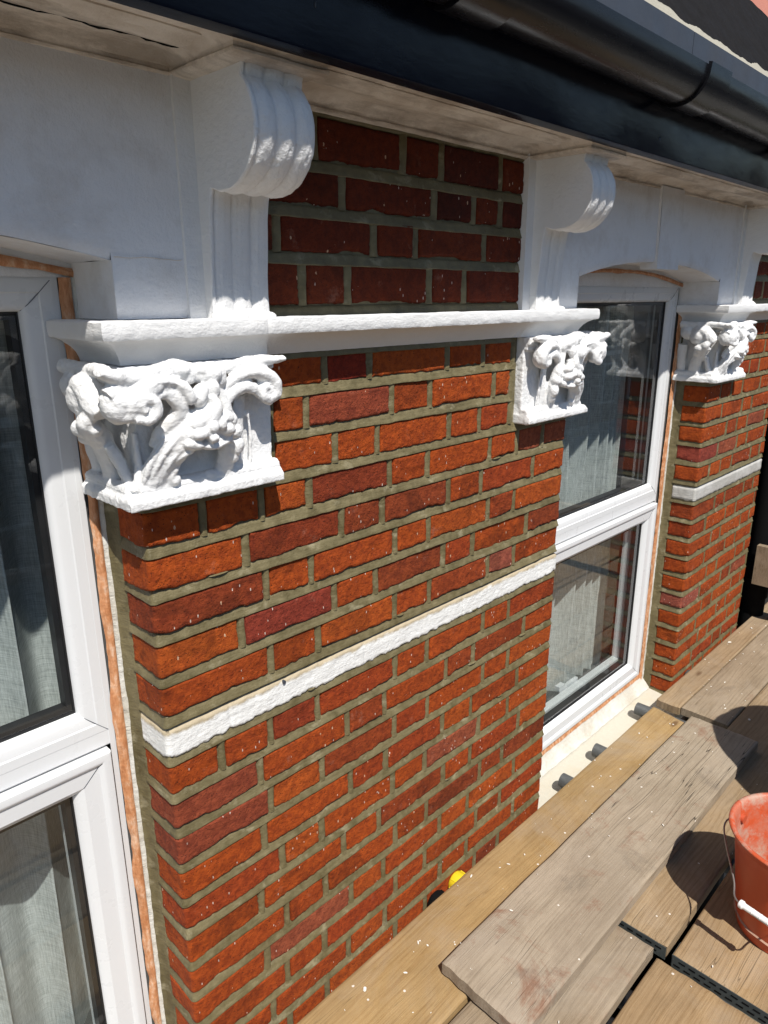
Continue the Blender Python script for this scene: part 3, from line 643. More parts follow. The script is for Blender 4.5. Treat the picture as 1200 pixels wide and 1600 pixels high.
# ------------------------------------------------------------------ consoles
def console(xa, xb, sd, label=None):
    mb = MB(); cy, cz, R = -.084, .9035, .0775
    th = np.linspace(math.radians(49), math.radians(-88), 51)   # angle measured from -y, up positive
    out = [(cy-R*math.cos(a), cz+R*math.sin(a)) for a in th]
    nrm = [(-math.cos(a), math.sin(a)) for a in th]
    out = [(-.150, .996), (-.143, .984), (-.138, .972)]+out; nrm = [(-1, 0), (-1, .2), (-1, .5)]+nrm
    # leg of the console below the scroll
    leg = [(-.070, .826), (-.058, .830), (-.051, .834), (-.047, .822), (-.043, .80), (-.040, .75), (-.037, .72), (-.036, .69), (-.037, .67), (-.038, .655)]
    out += leg; nrm += [(-.3, -.9), (-.5, -.8), (-.9, -.3)]+[(-1, 0)]*7
    isl = np.array([0]*54+[0, 0, .5]+[1]*7)
    nx = 64; xs = np.linspace(0, 1, nx)
    reed = np.abs(np.sin(np.clip((xs-.06)/.94, 0, 1)*math.pi*3))**.45; reed = np.where(xs < .055, .85, reed); reed = np.where((xs < .004), .6, reed)
    # flat side ribs for the leg
    o = np.array(out); n_ = np.array(nrm)
    Y = np.empty((nx, len(out)+2)); Z = np.empty_like(Y); X = np.empty_like(Y)
    for i in range(nx):
        amp = .0085*reed[i]-.0085; la = .0070*reed[i]-.0070
        d = amp*(1-isl)+la*isl
        d = d+.0013*fbm(np.arange(len(out))*.35, np.full(len(out), i*.45), s=sd)
        yy = o[:, 0]+n_[:, 0]*d; zz = o[:, 1]+n_[:, 1]*d
        Y[i] = np.concatenate([[.02], yy, [.02]]); Z[i] = np.concatenate([[.996], zz, [.655]]); X[i] = xa+(xb-xa)*xs[i]
    b0 = mb.n; mb.grid(X, Y, Z, flip=True)
    k = len(out)+2
    mb.fn.append([b0+j for j in range(k)]); mb.fn.append([b0+(nx-1)*k+j for j in range(k)][::-1])
    ob = mb.obj('console', M_CAP, HOUSE, angle=50)
    # flat backing strip of the console against the wall
    b = MB()
    for (a, c) in ((xa-.028, xa+.004), (xb-.004, xb+.004)): b.box(a, c, -.016, .01, .655, .99)
    b.obj('backing_strip', M_WH, ob)
    if label: ob['label'] = label
    return ob
console(.125, .231, 5, 'scrolled console above the left carved capital')
console(.993, 1.098, 6, 'scrolled console above the right carved capital')
console(D+.125, D+.231, 7, 'scrolled console above the far pier')

# ------------------------------------------------------------------ rendered wall with cambered window heads
def upper_wall(xl, xr, oa, ob_, spring, rise, key, sd):
    mb = MB(); y0 = -.010; zt = .994; zb = .6565
    def arch(x): u = (x-oa)/(ob_-oa)*2-1; return spring+rise*(1-np.abs(u)**2.2)
    def block(a, c, zl):
        xs = np.linspace(a, c, max(2, int((c-a)/.012)+1)); v = np.linspace(0, 1, 26)
        Xg, V = np.meshgrid(xs, v, indexing='ij'); zl_ = zl(Xg) if callable(zl) else zl+0*Xg
        Zg = zl_*(1-V)+zt*V
        Yg = y0+.0016*fbm(Xg*7, Zg*7, s=sd)+.0005*fbm(Xg*40, Zg*40, s=sd+1)
        Yg = Yg+np.where(V < .001, .0035, 0)
        mb.grid(Xg, Yg, Zg)
    if oa > xl: block(xl, oa, zb)
    block(oa, ob_, arch)
    if xr > ob_: block(ob_, xr, zb)
    xs = np.linspace(oa, ob_, 60); Y = np.array([y0+.0035, y0+.02, .05, .09, .135])
    Xg, Yg = np.meshgrid(xs, Y, indexing='ij'); Zg = arch(Xg)+.0015*fbm(Xg*20, Yg*20, s=sd)
    mb.grid(Xg, Yg, Zg, flip=False)
    for x, fl in ((oa, False), (ob_, True)):
        Z = np.linspace(zb, spring, 12); Zg, Yg = np.meshgrid(Z, Y, indexing='ij'); mb.grid(x+.0015*fbm(Zg*20, Yg*20, s=sd+2)*np.clip((Yg-y0)*50, 0, 1), np.where(Yg < y0+.005, y0-.0002, Yg), Zg, flip=fl)
    o = mb.obj('rendered_wall', M_STU, HOUSE, angle=35)
    if key:
        k = MB(); a, c = key
        X, Z = np.meshgrid(np.linspace(0, 1, 14), np.linspace(0, 1, 14), indexing='ij')
        xl_ = a-.012*(1-0)*Z; xr_ = c-.010*Z
        k.grid(xl_*(1-X)+xr_*X, -.0185-.001*fbm(X*3, Z*3, s=4), .762+(.985-.762)*Z)
        for u, fl in ((0, False), (1, True)):
            Yg, Zg = np.meshgrid(np.array([-.018, .034]), np.linspace(0, 1, 6), indexing='ij'); xx = (a-.012*Zg) if u == 0 else (c-.010*Zg)
            k.grid(xx, Yg, .762+(.985-.762)*Zg, flip=not fl)
        Xg, Yg = np.meshgrid(np.linspace(a, c, 5), np.array([-.018, .034]), indexing='ij'); k.grid(Xg, Yg, Xg*0+.762)
        k.obj('keystone', M_STU, o)
    return o
upper_wall(1.09, D+.12, W+.004, D-.042, .733, .048, (1.645, 1.790), 41)
upper_wall(W-D-.12, .122, W-D+.004, -.014, .735, .048, (-.56, -.415), 42)
# fine crack in the render beside the near window head
mb = MB(); pts = [(-.010+i*.006, -.0106, .7385+.0010*float(vn(i*.7, 0, 0, 3))+.0012*math.sin(i*.25)) for i in range(18)]
mb.tube(pts, .0005, 5); mb.obj('hairline_crack', M_SOF, HOUSE)

# ------------------------------------------------------------------ soffit cornice, fascia, gutter, roof edge
mb = MB()
cp = [(-2.4, 0), (W-D-.104, 0), (W-D-.104, -.150), (.108-.0, -.150)] 
path = [(-1.105-.0, 0), (.108, 0), (.108, -.152), (.238, -.152), (.238, 0), (.978, 0), (.978, -.152), (1.108, -.152), (1.108, 0), (D+.113, 0), (D+.113, -.152), (D+.243, -.152), (D+.243, 0), (3.6, 0)]
prof = [(-.02, .974), (.008, .975), (.012, .977), (.013, .980), (.011, .982), (.013, .986), (.019, .990), (.026, .9935), (.033, .9955), (.038, .9962), (.042, .997)]
sweep(mb, path, prof, .010, .0016, 26, 61, ends=False)
# flat soffit behind the cove up to the fascia
X, Y = np.meshgrid(np.linspace(-1.2, 3.6, 240), np.linspace(.02, -.194, 12), indexing='ij'); mb.grid(X, Y, .9965+.0012*fbm(X*9, Y*20, s=62), flip=True)
mb.obj('soffit_cornice', M_SOF, HOUSE, angle=30)
for k_, (a, b) in enumerate(((-1.1, .075), (.272, .945), (1.142, D+.080), (D+.276, 3.5))):
    mb = MB(); sweep(mb, [(a, -.095), (b, -.095)], [(-.014, 1.0), (-.013, .9925), (-.008, .9885), (0, .9875), (.008, .9885), (.013, .9925), (.030, .9925), (.034, .9945), (.034, 1.0)], .012, .0016, 22, 160+k_); mb.obj('cornice_bead', M_SOF, HOUSE, angle=40)
mb = MB(); pts = [(-.30+i*.012, -.066-.0000*i+.006*math.sin(i*.9)*.6+.0025*math.sin(i*2.3), .9948) for i in range(36)]
mb.tube(pts, [.0007+.0006*abs(math.sin(i*1.3)) for i in range(36)], 5); mb.obj('soffit_crack', M_BLACK, HOUSE)
mb = MB()
sweep(mb, [(-1.4, -.192), (4.2, -.192)], [(-.02, 1.16), (.006, 1.16), (.006, .990), (.005, .987), (.001, .986), (-.02, .986)], .05, .0006, 8, 63)
FAS = mb.obj('fascia_board', M_NAVY, HOUSE, angle=35)
mb = MB(); mb.ell((.20, -.1985, 1.04), (.0016, .001, .004)); mb.obj('paint_spot', M_LEAD, FAS)
mb = MB(); mb.ell((1.20, -.1985, 1.02), (.004, .001, .004)); mb.obj('paint_spot', M_LEAD, FAS)
def gutter_prof(cy, cz, r, t):
    a = np.linspace(math.pi*1.02, 2*math.pi-.0, 22)
    o = [(-(cy+r*math.cos(x)), cz+r*math.sin(x)) for x in a]; i = [(-(cy+(r-t)*math.cos(x)), cz+(r-t)*math.sin(x)) for x in a[::-1]]
    return o, i
mb = MB(); cy, cz, r = -.246, 1.134, .057
o_, i_ = gutter_prof(cy, cz, r, .003)
lip = [(-(cy-r-.001), cz+.006), (-(cy-r+.004), cz+.009), (-(cy-r+.006), cz+.004)]
sweep(mb, [(-1.4, 0), (4.2, 0)], o_[::-1]+lip[::1]+i_[::-1]+[o_[-1]], .02, .0003, 5, 66)
G = mb.obj('gutter', M_GUT, HOUSE, angle=40)
for ux in (.455, 1.222, 1.99):
    mb = MB(); o2, i2 = gutter_prof(cy, cz, r+.0065, .006)
    a = np.array(o2+i2); 
    sweep(mb, [(ux-.055, 0), (ux-.05, 0), (ux+.05, 0), (ux+.055, 0)], a[::-1] if False else o2[::-1]+[(-(cy-r-.008), cz+.010), (-(cy-r), cz+.012)]+i2[::-1]+[o2[-1]], .02, 0)
    mb.obj('gutter_union', M_GUT, G, angle=30)
# roof edge: flashing panels, lime bedding, felt, red tile
for i, (a, b) in enumerate(((-1.4, -.35), (-.35, .62), (.623, 1.305), (1.308, 2.3), (2.303, 4.2))):
    mb = MB(); n = max(6, int((b-a)/.02)); X, T = np.meshgrid(np.linspace(a, b, n), np.linspace(0, 1, 8), indexing='ij')
    mb.grid(X, -.222+.052*T+.0012*fbm(X*6, T*2, s=i), 1.118+.142*T+.002*vn(X*20, T*0, s=7), flip=False)
    mb.box(a, b, -.205, -.175, 1.12, 1.25)
    mb.obj('eaves_flashing', M_LEAD, HOUSE, angle=60)
mb = MB(); X, T = np.meshgrid(np.linspace(-1.4, 4.2, 900), np.linspace(0, 1, 6), indexing='ij')
ed = .014*fbm(X*12, T*2, s=9, o=5)
mb.grid(X, -.172+.040*T+ed*.4, 1.258+.055*T+ed*T, flip=False); mb.obj('lime_bedding', M_LIME, HOUSE, angle=180)
mb = MB(); X, T = np.meshgrid(np.linspace(-1.4, 4.2, 500), np.linspace(0, 1, 20), indexing='ij')
rag = .012*np.abs(fbm(X*14, X*0, s=8))*(1-T)+.004*fbm(X*30, T*12, s=12)
mb.grid(X, -.146+rag+.9*T, 1.288+rag*1.4+1.45*T, flip=False); mb.obj('roof_felt', M_SLATE, HOUSE, angle=180)
mb = MB()
V = [(.9, .02, 1.47), (3.9, .02, 1.60), (3.9, .10, 1.78), (.9, .10, 1.65), (.9, .07, 1.45), (3.9, .07, 1.58), (3.9, .15, 1.76), (.9, .15, 1.63)]
mb.add(V, [(0, 1, 2, 3), (4, 7, 6, 5), (0, 4, 5, 1), (2, 6, 7, 3), (0, 3, 7, 4), (1, 5, 6, 2)]); mb.obj('ridge_tile', M_TILE, HOUSE)

# ------------------------------------------------------------------ inner wall, room, sill
mb = MB()
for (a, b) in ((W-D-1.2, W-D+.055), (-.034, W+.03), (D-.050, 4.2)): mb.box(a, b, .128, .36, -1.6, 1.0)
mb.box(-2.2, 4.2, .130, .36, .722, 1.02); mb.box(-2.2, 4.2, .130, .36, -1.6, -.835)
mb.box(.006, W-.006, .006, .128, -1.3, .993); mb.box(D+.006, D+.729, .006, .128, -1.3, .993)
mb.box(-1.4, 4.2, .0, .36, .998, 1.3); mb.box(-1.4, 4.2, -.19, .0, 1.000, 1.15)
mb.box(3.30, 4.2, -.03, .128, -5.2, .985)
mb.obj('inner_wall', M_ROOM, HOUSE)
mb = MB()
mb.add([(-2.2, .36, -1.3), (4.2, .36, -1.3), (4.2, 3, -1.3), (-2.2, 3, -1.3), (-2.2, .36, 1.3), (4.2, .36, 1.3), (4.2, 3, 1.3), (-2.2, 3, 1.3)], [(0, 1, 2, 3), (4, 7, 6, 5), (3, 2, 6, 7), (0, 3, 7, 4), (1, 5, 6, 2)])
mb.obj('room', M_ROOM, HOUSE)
mb = MB(); mb.box(-2.2, 4.2, .0, .36, -5.2, -1.6); mb.box(-2.2, 4.2, -.0, .128, -5.2, -1.3); mb.obj('lower_wall', M_BR, HOUSE, attr=True)
def sill(xa, xb, sd):
    mb = MB(); X, T = np.meshgrid(np.linspace(xa, xb, 120), np.linspace(0, 1, 14), indexing='ij')
    mb.grid(X, .128-.200*T, -.893-.020*T+.0015*fbm(X*16, T*5, s=sd), flip=False)
    mb.grid(X, -.072+0*T+.002*vn(X*20, T*3, s=sd), -.913-.09*T, flip=False)
    o = mb.obj('window_sill', M_SILL, HOUSE, angle=30)
    # plaster fillet at the foot of the frame
    f = MB(); ed = .003*fbm(X*34, T*0, s=sd+1, o=4)
    f.grid(X, .122-.034*T**1.3+ed*T, -.838-.056*T+.0015*fbm(X*30, T*6, s=sd+2), flip=False); f.obj('plaster_fillet', M_PLA, o, angle=180)
    g = MB(); X, T = np.meshgrid(np.linspace(xa, xb, 160), np.linspace(0, 1, 5), indexing='ij')
    g.grid(X, .1195-.0045*T+.0012*fbm(X*40, T*3, s=sd+3), -.826-.016*T+.003*T*fbm(X*25, X*0, s=sd+4), flip=False); g.obj('filler_strip', M_ORG, o, angle=180)
sill(W+.0, D-.0, 71); sill(W-D, 0, 72)
# reveal strips beside the frames: flaking plaster and orange filler
def strips(x, sgn, z0, z1, sd):
    T = np.linspace(z0, z1, 420)
    p = MB(); O = np.linspace(0, 1, 8); Tg, Og = np.meshgrid(T, O, indexing='ij'); ed = .0022*fbm(T*45, T*0, s=sd, o=4)[:, None]
    p.grid(x-sgn*(.0085+.0125*Og+ed*Og), .1135+.006*Og+.0018*fbm(Tg*60, Og*3, s=sd+1, o=4)-.002*np.sin(Og*3.14), Tg, flip=sgn < 0)
    p.obj('plaster_strip', M_PLA, HOUSE, angle=180)
    q = MB(); ed = .0035*fbm(T*16, T*0, s=sd+5, o=4)[:, None]
    q.grid(x-sgn*(.0200+.0150*Og+ed*Og*1.5), .1150+.0075*Og**2-.003*np.sin(Og*3.14)+.0012*fbm(Tg*40, Og*2, s=sd+6), Tg, flip=sgn < 0)
    q.obj('filler_strip', M_ORG, HOUSE, angle=180)
strips(0, 1, -.90, .715, 81); strips(D-.003, 1, -.90, .715, 83); strips(W, -1, -.90, .715, 85)
def head_fill(xa, xb, sd):
    g = MB(); X, T = np.meshgrid(np.linspace(xa, xb, 90), np.linspace(0, 1, 6), indexing='ij'); u = (X-xa)/(xb-xa)*2-1; top = .722+.040*(1-np.abs(u)**2.2)
    g.grid(X, .1215+0*X+.0012*fbm(X*20, T*5, s=sd), .715*(1-T)+(top+.06)*T); g.obj('head_infill', M_STU, HOUSE, angle=180)
    q = MB(); q.grid(X, .118-.003*np.sin(T*3.14)+.001*fbm(X*30, T*3, s=sd+1), top-.007+.012*T+.003*fbm(X*18, T, s=sd+2)); q.obj('filler_strip', M_ORG, HOUSE, angle=180)
head_fill(W+.02, D-.035, 91); head_fill(W-D+.02, -.012, 92)

# ------------------------------------------------------------------ windows
def frame_ring(mb, x0, x1, z0, z1, prof):
    # prof: list of (inset, y); mitred rectangular ring
    a = np.array(prof); n = len(prof)
    C = []
    for (sx, sz) in ((0, 0), (1, 0), (1, 1), (0, 1)):
        C.append([((x0+i) if sx == 0 else (x1-i), y, (z0+i) if sz == 0 else (z1-i)) for i, y in prof])
    C = np.array(C)
    for k in range(4):
        A, B = C[k], C[(k+1) % 4]
        G_ = np.stack([A, B], 0); mb.grid(G_[..., 0], G_[..., 1], G_[..., 2])
def window(xa, xb, label):
    z0, z1 = -.829, .722; y = .125
    f = MB()
    # outer frame
    frame_ring(f, xa, xb, z0, z1, [(0, y+.06), (0, y), (.010, y-.001), (.0105, y-.001), (.0105, y+.012)])
    # transom and top light frame area
    zt1, zt0 = .012, -.070
    frame_ring(f, xa+.0105, xb-.0105, zt0+.028, z1-.0105, [(0, y+.012), (0, y-.0005), (.017, y-.0005), (.019, y+.0015), (.034, y+.003), (.040, y+.007), (.0435, y+.012), (.0445, y+.020), (.0445, y+.06)])
    f.box(xa+.0105, xb-.0105, y+.0, y+.06, zt0-.001, zt0+.0275)
    f.box(xa+.0105, xb-.0105, y+.02, y+.06, z0+.01, z0+.03)
    W_ = f.obj('window', M_UPVC, HOUSE, angle=30); W_['label'] = label
    # opening sash, proud of the frame
    s = MB(); sx0, sx1, sz0, sz1 = xa+.0165, xb-.0165, z0+.014, zt0-.006
    frame_ring(s, sx0, sx1, sz0, sz1, [(0, y+.01), (0, y-.013), (.002, y-.016), (.013, y-.017), (.018, y-.015), (.022, y-.012), (.023, y-.0105), (.052, y-.0095), (.060, y-.004), (.066, y+.003), (.068, y+.010), (.068, y+.05)])
    s.obj('sash', M_UPVC, W_, angle=28)
    for (cx_, cz_, ax, az) in ((xa+.011, z1-.011, 1, -1), (xb-.011, z1-.011, -1, -1), (xa+.011, zt0+.028, 1, 1), (xb-.011, zt0+.028, -1, 1)):
        q = MB(); q.tube([(cx_, y-.0006, cz_), (cx_+ax*.018, y-.0004, cz_+az*.018), (cx_+ax*.034, y+.0028, cz_+az*.034), (cx_+ax*.043, y+.0118, cz_+az*.043)], .0006, 5); q.obj('weld_line', M_LEAD, W_)
    for (cx_, cz_, ax, az) in ((sx0+.018, sz1-.018, 1, -1), (sx1-.018, sz1-.018, -1, -1), (sx0+.018, sz0+.018, 1, 1), (sx1-.018, sz0+.018, -1, 1)):
        q = MB(); q.tube([(cx_, y-.0152, cz_), (cx_+ax*.006, y-.0107, cz_+az*.006), (cx_+ax*.034, y-.0097, cz_+az*.034), (cx_+ax*.048, y+.003, cz_+az*.048)], .0006, 5); q.obj('weld_line', M_LEAD, W_)
    # gap and gaskets
    g = MB()
    g.box(xa+.0107, xb-.0107, y+.011, y+.0125, z0+.0107, zt0+.0)
    top = (xa+.0105+.0445, xb-.0105-.0445, zt0+.028+.0445, z1-.0105-.0445)
    bot = (sx0+.068, sx1-.068, sz0+.068, sz1-.068)
    g2 = MB()
    for (a, b, c, d_), yy in ((top, y+.018), (bot, y+.008)):
        frame_ring(g2, a-.001, b+.001, c-.001, d_+.001, [(0, yy), (.003, yy+.001), (.0035, yy+.0055), (.0125, yy+.0065), (.0125, yy+.03)])
    gap = MB(); frame_ring(gap, xa+.0105, xb-.0105, z0+.0105, zt0+.0, [(0, y-.0002), (0, y+.008), (.008, y+.008)])
    go = g2.obj('gasket', M_GASK, W_, angle=30); gap.obj('gap_seal', M_GASK, W_)
    for (a, b, c, d_), yy in ((top, y+.0225), (bot, y+.0125)):
        q = MB(); q.add([(a-.002, yy, c-.002), (b+.002, yy, c-.002), (b+.002, yy, d_+.002), (a-.002, yy, d_+.002)], [(0, 1, 2, 3)])
        q.add([(a+.010, yy+.020, c+.010), (b-.010, yy+.0215, c+.010), (b-.010, yy+.0215, d_-.010), (a+.010, yy+.020, d_-.010)], [(0, 1, 2, 3)])
        q.obj('pane', M_GLASS, W_)
    # interior side of sash with a stay at the bottom
    h = MB(); h.box(bot[0]+.0, bot[1], y+.045, y+.075, bot[2]-.03, bot[2]+.012); h.box(bot[1]-.004, bot[1]+.02, y+.045, y+.075, bot[2], bot[3])
    h.obj('inner_frame', M_UPVC, W_)
    st = MB(); cx = xa+.42; st.box(cx, cx+.13, y+.078, y+.09, bot[2]+.008, bot[2]+.022); st.box(cx-.01, cx+.03, y+.075, y+.095, bot[2]+.020, bot[2]+.036); st.obj('stay_handle', M_UPVC, W_)
    return W_
window(W-D+.047, -.036, 'near window at the left with a fixed top light over an opening sash')
window(W+.03, 2.152, 'window between the two brick piers')
def curtain(xa, xb, y0, sd, label, ph=0.0):
    e = empty('net_curtain', ((xa+xb)/2, y0, -.95), label, 'curtain', None)
    X, Z = np.meshgrid(np.linspace(xa, xb, 520), np.linspace(-.95, .85, 70), indexing='ij')
    f = 1+.25*vn(X*1.1, X*0, s=sd)
    pp_ = X*30*f+ph+.6*vn(Z*.9, X*2, s=sd); Y = y0+.026*(np.abs(np.sin(pp_))**.7*2-1)+.010*np.sin(X*71+1.3*vn(X*4, Z*1.1, s=sd+2))+.012*fbm(X*3, Z*1.4, s=sd+1)+.004*fbm(X*18, Z*5, s=sd+4)
    mb = MB(); mb.grid(X, Y, Z); o = mb.obj('net_cloth', M_LIN, e, angle=180)
    h = MB(); X, T = np.meshgrid(np.linspace(xa, xb, 300), np.linspace(0, 1, 4), indexing='ij')
    h.grid(X, y0-.006+.020*np.sin(X*34*(1+.25*vn(X*1.1, X*0, s=sd))+ph), -.95+.03*T); h.obj('hem', M_LIN, e, angle=180)
    p = MB(); p.tube([(xa-.04, y0, .86), (xb+.04, y0, .86)], .008, 10); p.obj('curtain_rod', M_UPVC, e)
    return e
curtain(W-D-.05, .10, .30, 101, 'pale linen net curtain behind the near left window', .6)
curtain(W-.05, 2.165, .30, 103, 'pale linen net curtain behind the window between the piers', 2.0)

# ------------------------------------------------------------------ downpipe right of the far pier
e = empty('downpipe', (3.06, -.02, -5.2), 'black downpipe in the dark recess right of the far brick pier', 'downpipe')
mb = MB(); mb.tube([(3.075, -.015, -5.0), (3.075, -.015, .30), (3.075, -.03, .42), (3.075, -.16, .80), (3.075, -.25, 1.02)], .056, 20); mb.obj('pipe', M_BLACK, e)
for z in (-.66, .12, -2.2):
    mb = MB(); mb.tube([(3.075, -.015, z-.05), (3.075, -.015, z+.05)], .063, 20); mb.box(3.0, 3.15, .02, .05, z-.02, z+.02); mb.obj('pipe_collar', M_BLACK, e)
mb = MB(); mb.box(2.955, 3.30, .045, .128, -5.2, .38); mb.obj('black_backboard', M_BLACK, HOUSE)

# ------------------------------------------------------------------ scaffold boards
def board(name, x0, x1, y0, y1, ztop, mat, label, sd, endL=None, endR=None, skewR=0.0, skewL=0.0, th=.038, bandL=False, bandR=False, notch=0.0):
    e = empty(name, ((x0+x1)/2, (y0+y1)/2, ztop-th), label, 'scaffold board', 'scaffold boards laid along the wall')
    nx = int((x1-x0)/.012)+2; ny = 22
    u = np.linspace(0, 1, nx); v = np.linspace(0, 1, ny)
    v = np.concatenate([[0, .008, .02], v[1:-1], [.98, .992, 1]])
    U, Vv = np.meshgrid(u, v, indexing='ij')
    xl = x0+skewL*Vv+.003*fbm(Vv*9, Vv*0, s=sd); xr = x1+skewR*Vv+.003*fbm(Vv*9, Vv*0, s=sd+1)
    X = xl*(1-U)+xr*U
    ya = y0+.0016*fbm(X*5, X*0, s=sd+2)-notch*np.exp(-((X-x0)/.05)**2)*0; yb = y1+.0016*fbm(X*5, X*0, s=sd+3)
    Y = ya*(1-Vv)+yb*Vv
    ed = np.minimum(np.minimum(Vv, 1-Vv)*abs(y1-y0), np.minimum(X-xl, xr-X))
    rd = .0045*np.clip(1-ed/.0045, 0, 1)**2
    wp = .0018*fbm(X*2.3, Vv*1.5, s=sd+4)+.0004*fbm(X*14, Vv*30, s=sd+5)+.002*(2*Vv-1)**2*vn(sd*1., 3., s=2)
    Zt = ztop+wp-rd
    mb = MB(); mb.grid(X, Y, Zt, flip=True)
    Zb = Zt*0+ztop-th+rd*.8+wp*.5; mb.grid(X, Y, Zb)
    for j, fl in ((0, False), (-1, True)):
        A = np.stack([X[:, j], X[:, j]], 1); B = np.stack([Y[:, j], Y[:, j]], 1); Cc = np.stack([Zt[:, j], Zb[:, j]], 1); mb.grid(A, B, Cc, flip=not fl)
    for i, fl in ((0, True), (-1, False)):
        A = np.stack([X[i], X[i]], 1); B = np.stack([Y[i], Y[i]], 1); Cc = np.stack([Zt[i], Zb[i]], 1); mb.grid(A, B, Cc, flip=not fl)
    mb.obj('plank', mat, e, angle=50)
    for on_, xe, sg in ((bandL, x0, -1), (bandR, x1, 1)):
        if not on_: continue
        b = MB(); xx = xe+sg*.0025; a0, a1 = min(y0, y1), max(y0, y1)
        b.box(min(xx, xx+sg*.0016), max(xx, xx+sg*.0016), a0+.001, a1-.001, ztop-th+.001, ztop-.0015)
        b.box(min(xx, xx-sg*.05), max(xx, xx-sg*.05), a1, a1+.0014, ztop-th+.004, ztop-.006)
        bo = b.obj('end_band', M_BAND2, e)
        sl = MB(); nsl = 9; wd = (a1-a0-.02)/nsl
        for row, zz in enumerate((ztop-.012, ztop-.026)):
            for i in range(nsl):
                yy = a0+.012+i*wd+(wd*.45 if row else 0)
                if yy+wd*.6 > a1-.006: continue
                sl.box(min(xx+sg*.0014, xx+sg*.0024), max(xx+sg*.0014, xx+sg*.0024), yy, yy+wd*.62, zz-.0016, zz+.0016)
        sl.obj('slot', M_BLACK, bo)
    return e
ZB = -.80
board('scaffold_board', -1.6, 1.885, -.272, -.047, ZB, W_NEW, 'yellow pine scaffold board nearest the brick pier', 201, skewR=.045, bandR=False)
board('scaffold_board', .492, 1.90, -.425, -.198, ZB+.040, W_OLD, 'weathered grey board with rusty stains lying on top of the others', 202, skewL=.012, skewR=0, th=.038)
board('scaffold_board', -1.6, .915, -.512, -.280, ZB-.002, W_OLD2, 'weathered brown board whose end meets the steel banded boards', 203)
board('scaffold_board', .936, 4.3, -.536, -.302, ZB-.002, W_TAN2, 'ring grained board left of the gap, under the bucket shadow', 204, bandL=True)
board('scaffold_board', -1.6, .893, -.765, -.530, ZB-.001, W_TAN, 'tan board in the bottom right corner of the photo', 205)
board('scaffold_board', .928, 4.3, -.785, -.553, ZB-.001, W_TAN, 'tan board with slotted steel end band carrying the bucket', 206, bandL=True)
board('scaffold_board', -1.6, 4.3, -1.02, -.79, ZB-.002, W_OLD2, 'brown board farthest but one from the wall', 207)
board('scaffold_board', -1.6, 4.3, -1.26, -1.03, ZB, W_OLD, 'grey board at the outer edge of the scaffold', 208)
board('scaffold_board', 1.985, 4.3, -.124, -.035, ZB-.001, W_TAN2, 'narrow showing board against the far pier beyond the tube', 209)
board('scaffold_board', 1.99, 4.3, -.298, -.128, ZB+.003, W_OLD2, 'grey brown board beside the narrow one at the far pier', 210)
# upright board on edge at the far end of the scaffold
e = empty('toe_board', (3.0, -.55, -.72), 'upright wooden board on edge past the far pier', 'toe board')
mb = MB(); mb.box(2.965, 3.000, -1.25, -.030, -.615, -.425); o = mb.obj('plank', W_OLD2, e)
mb = MB(); mb.tube([(3.05, -.13, -.80-.1), (3.05, -.13, -.40)], .0242, 16); o = mb.obj('support_tube', M_TUBE, e)

# transom tubes below the boards
def tube_obj(x, y1, label, capm=None, z=-.861):
    e = empty('scaffold_tube', (x, -.6, z), label, 'scaffold tube', 'transom tubes under the boards')
    mb = MB()
    A = []; sg = 22
    for (yy, r) in ((-1.5, .0242), (y1, .0242), (y1, .0205), (y1-.06, .0205)):
        A.append([(x+r*math.cos(2*math.pi*k/sg), yy, z+r*math.sin(2*math.pi*k/sg)) for k in range(sg)])
    A = np.array(A); mb.grid(A[..., 0], A[..., 1], A[..., 2], wrap=True); mb.obj('tube', M_TUBE, e, angle=40)
    if capm:
        c = MB(); rr = [.029, .030, .0295, .027, .020, 0.0005]; yy = [y1-.045, y1-.03, y1-.002, y1+.003, y1+.005, y1+.005]
        c.tube([(x, q, z) for q in yy], rr, 22, cap=False)
        for k in range(8):
            a = 2*math.pi*k/8; c.tube([(x+.0298*math.cos(a), y1-.045, z+.0298*math.sin(a)), (x+.0298*math.cos(a), y1-.002, z+.0298*math.sin(a))], .0016, 6)
        c.obj('end_cap', capm, e, angle=40)
    return e
tube_obj(1.604, .014, 'dark tube end poking over the cream sill, nearer its middle')
tube_obj(1.375, .010, 'dark tube end over the cream sill close to the near pier')
tube_obj(1.962, .030, 'dark tube lying in the gap between two board ends')
tube_obj(2.345, -.010, 'grey tube end against the foot of the far pier', M_TUBE)
tube_obj(.790, -.008, 'tube with a yellow plastic end cap against the brick', M_YEL)
tube_obj(.700, -.012, 'tube with a black end left of the yellow cap', M_BLACK)
tube_obj(.165, -.008, 'tube with a black end at the bottom edge of the photo', M_BLACK)
# outer ledgers, guard rail and standards of the scaffold
e = empty('scaffold', (1.3, -1.42, -5.2), 'outer scaffold standards and rails behind the photographer', 'scaffold')
for z in (-.915, -.30):
    mb = MB(); mb.tube([(-2.2, -1.40, z), (4.6, -1.40, z)], .0242, 14); mb.obj('rail', M_TUBE, e)
for x in (-1.9, 4.35):
    mb = MB(); mb.tube([(x, -1.45, -5.2), (x, -1.45, 1.4)], .0242, 14); mb.obj('standard', M_TUBE, e)
mb = MB(); mb.tube([(-2.2, .0-.12, -.915), (4.6, -.12, -.915)], .0242, 14); mb.obj('ledger', M_TUBE, e)

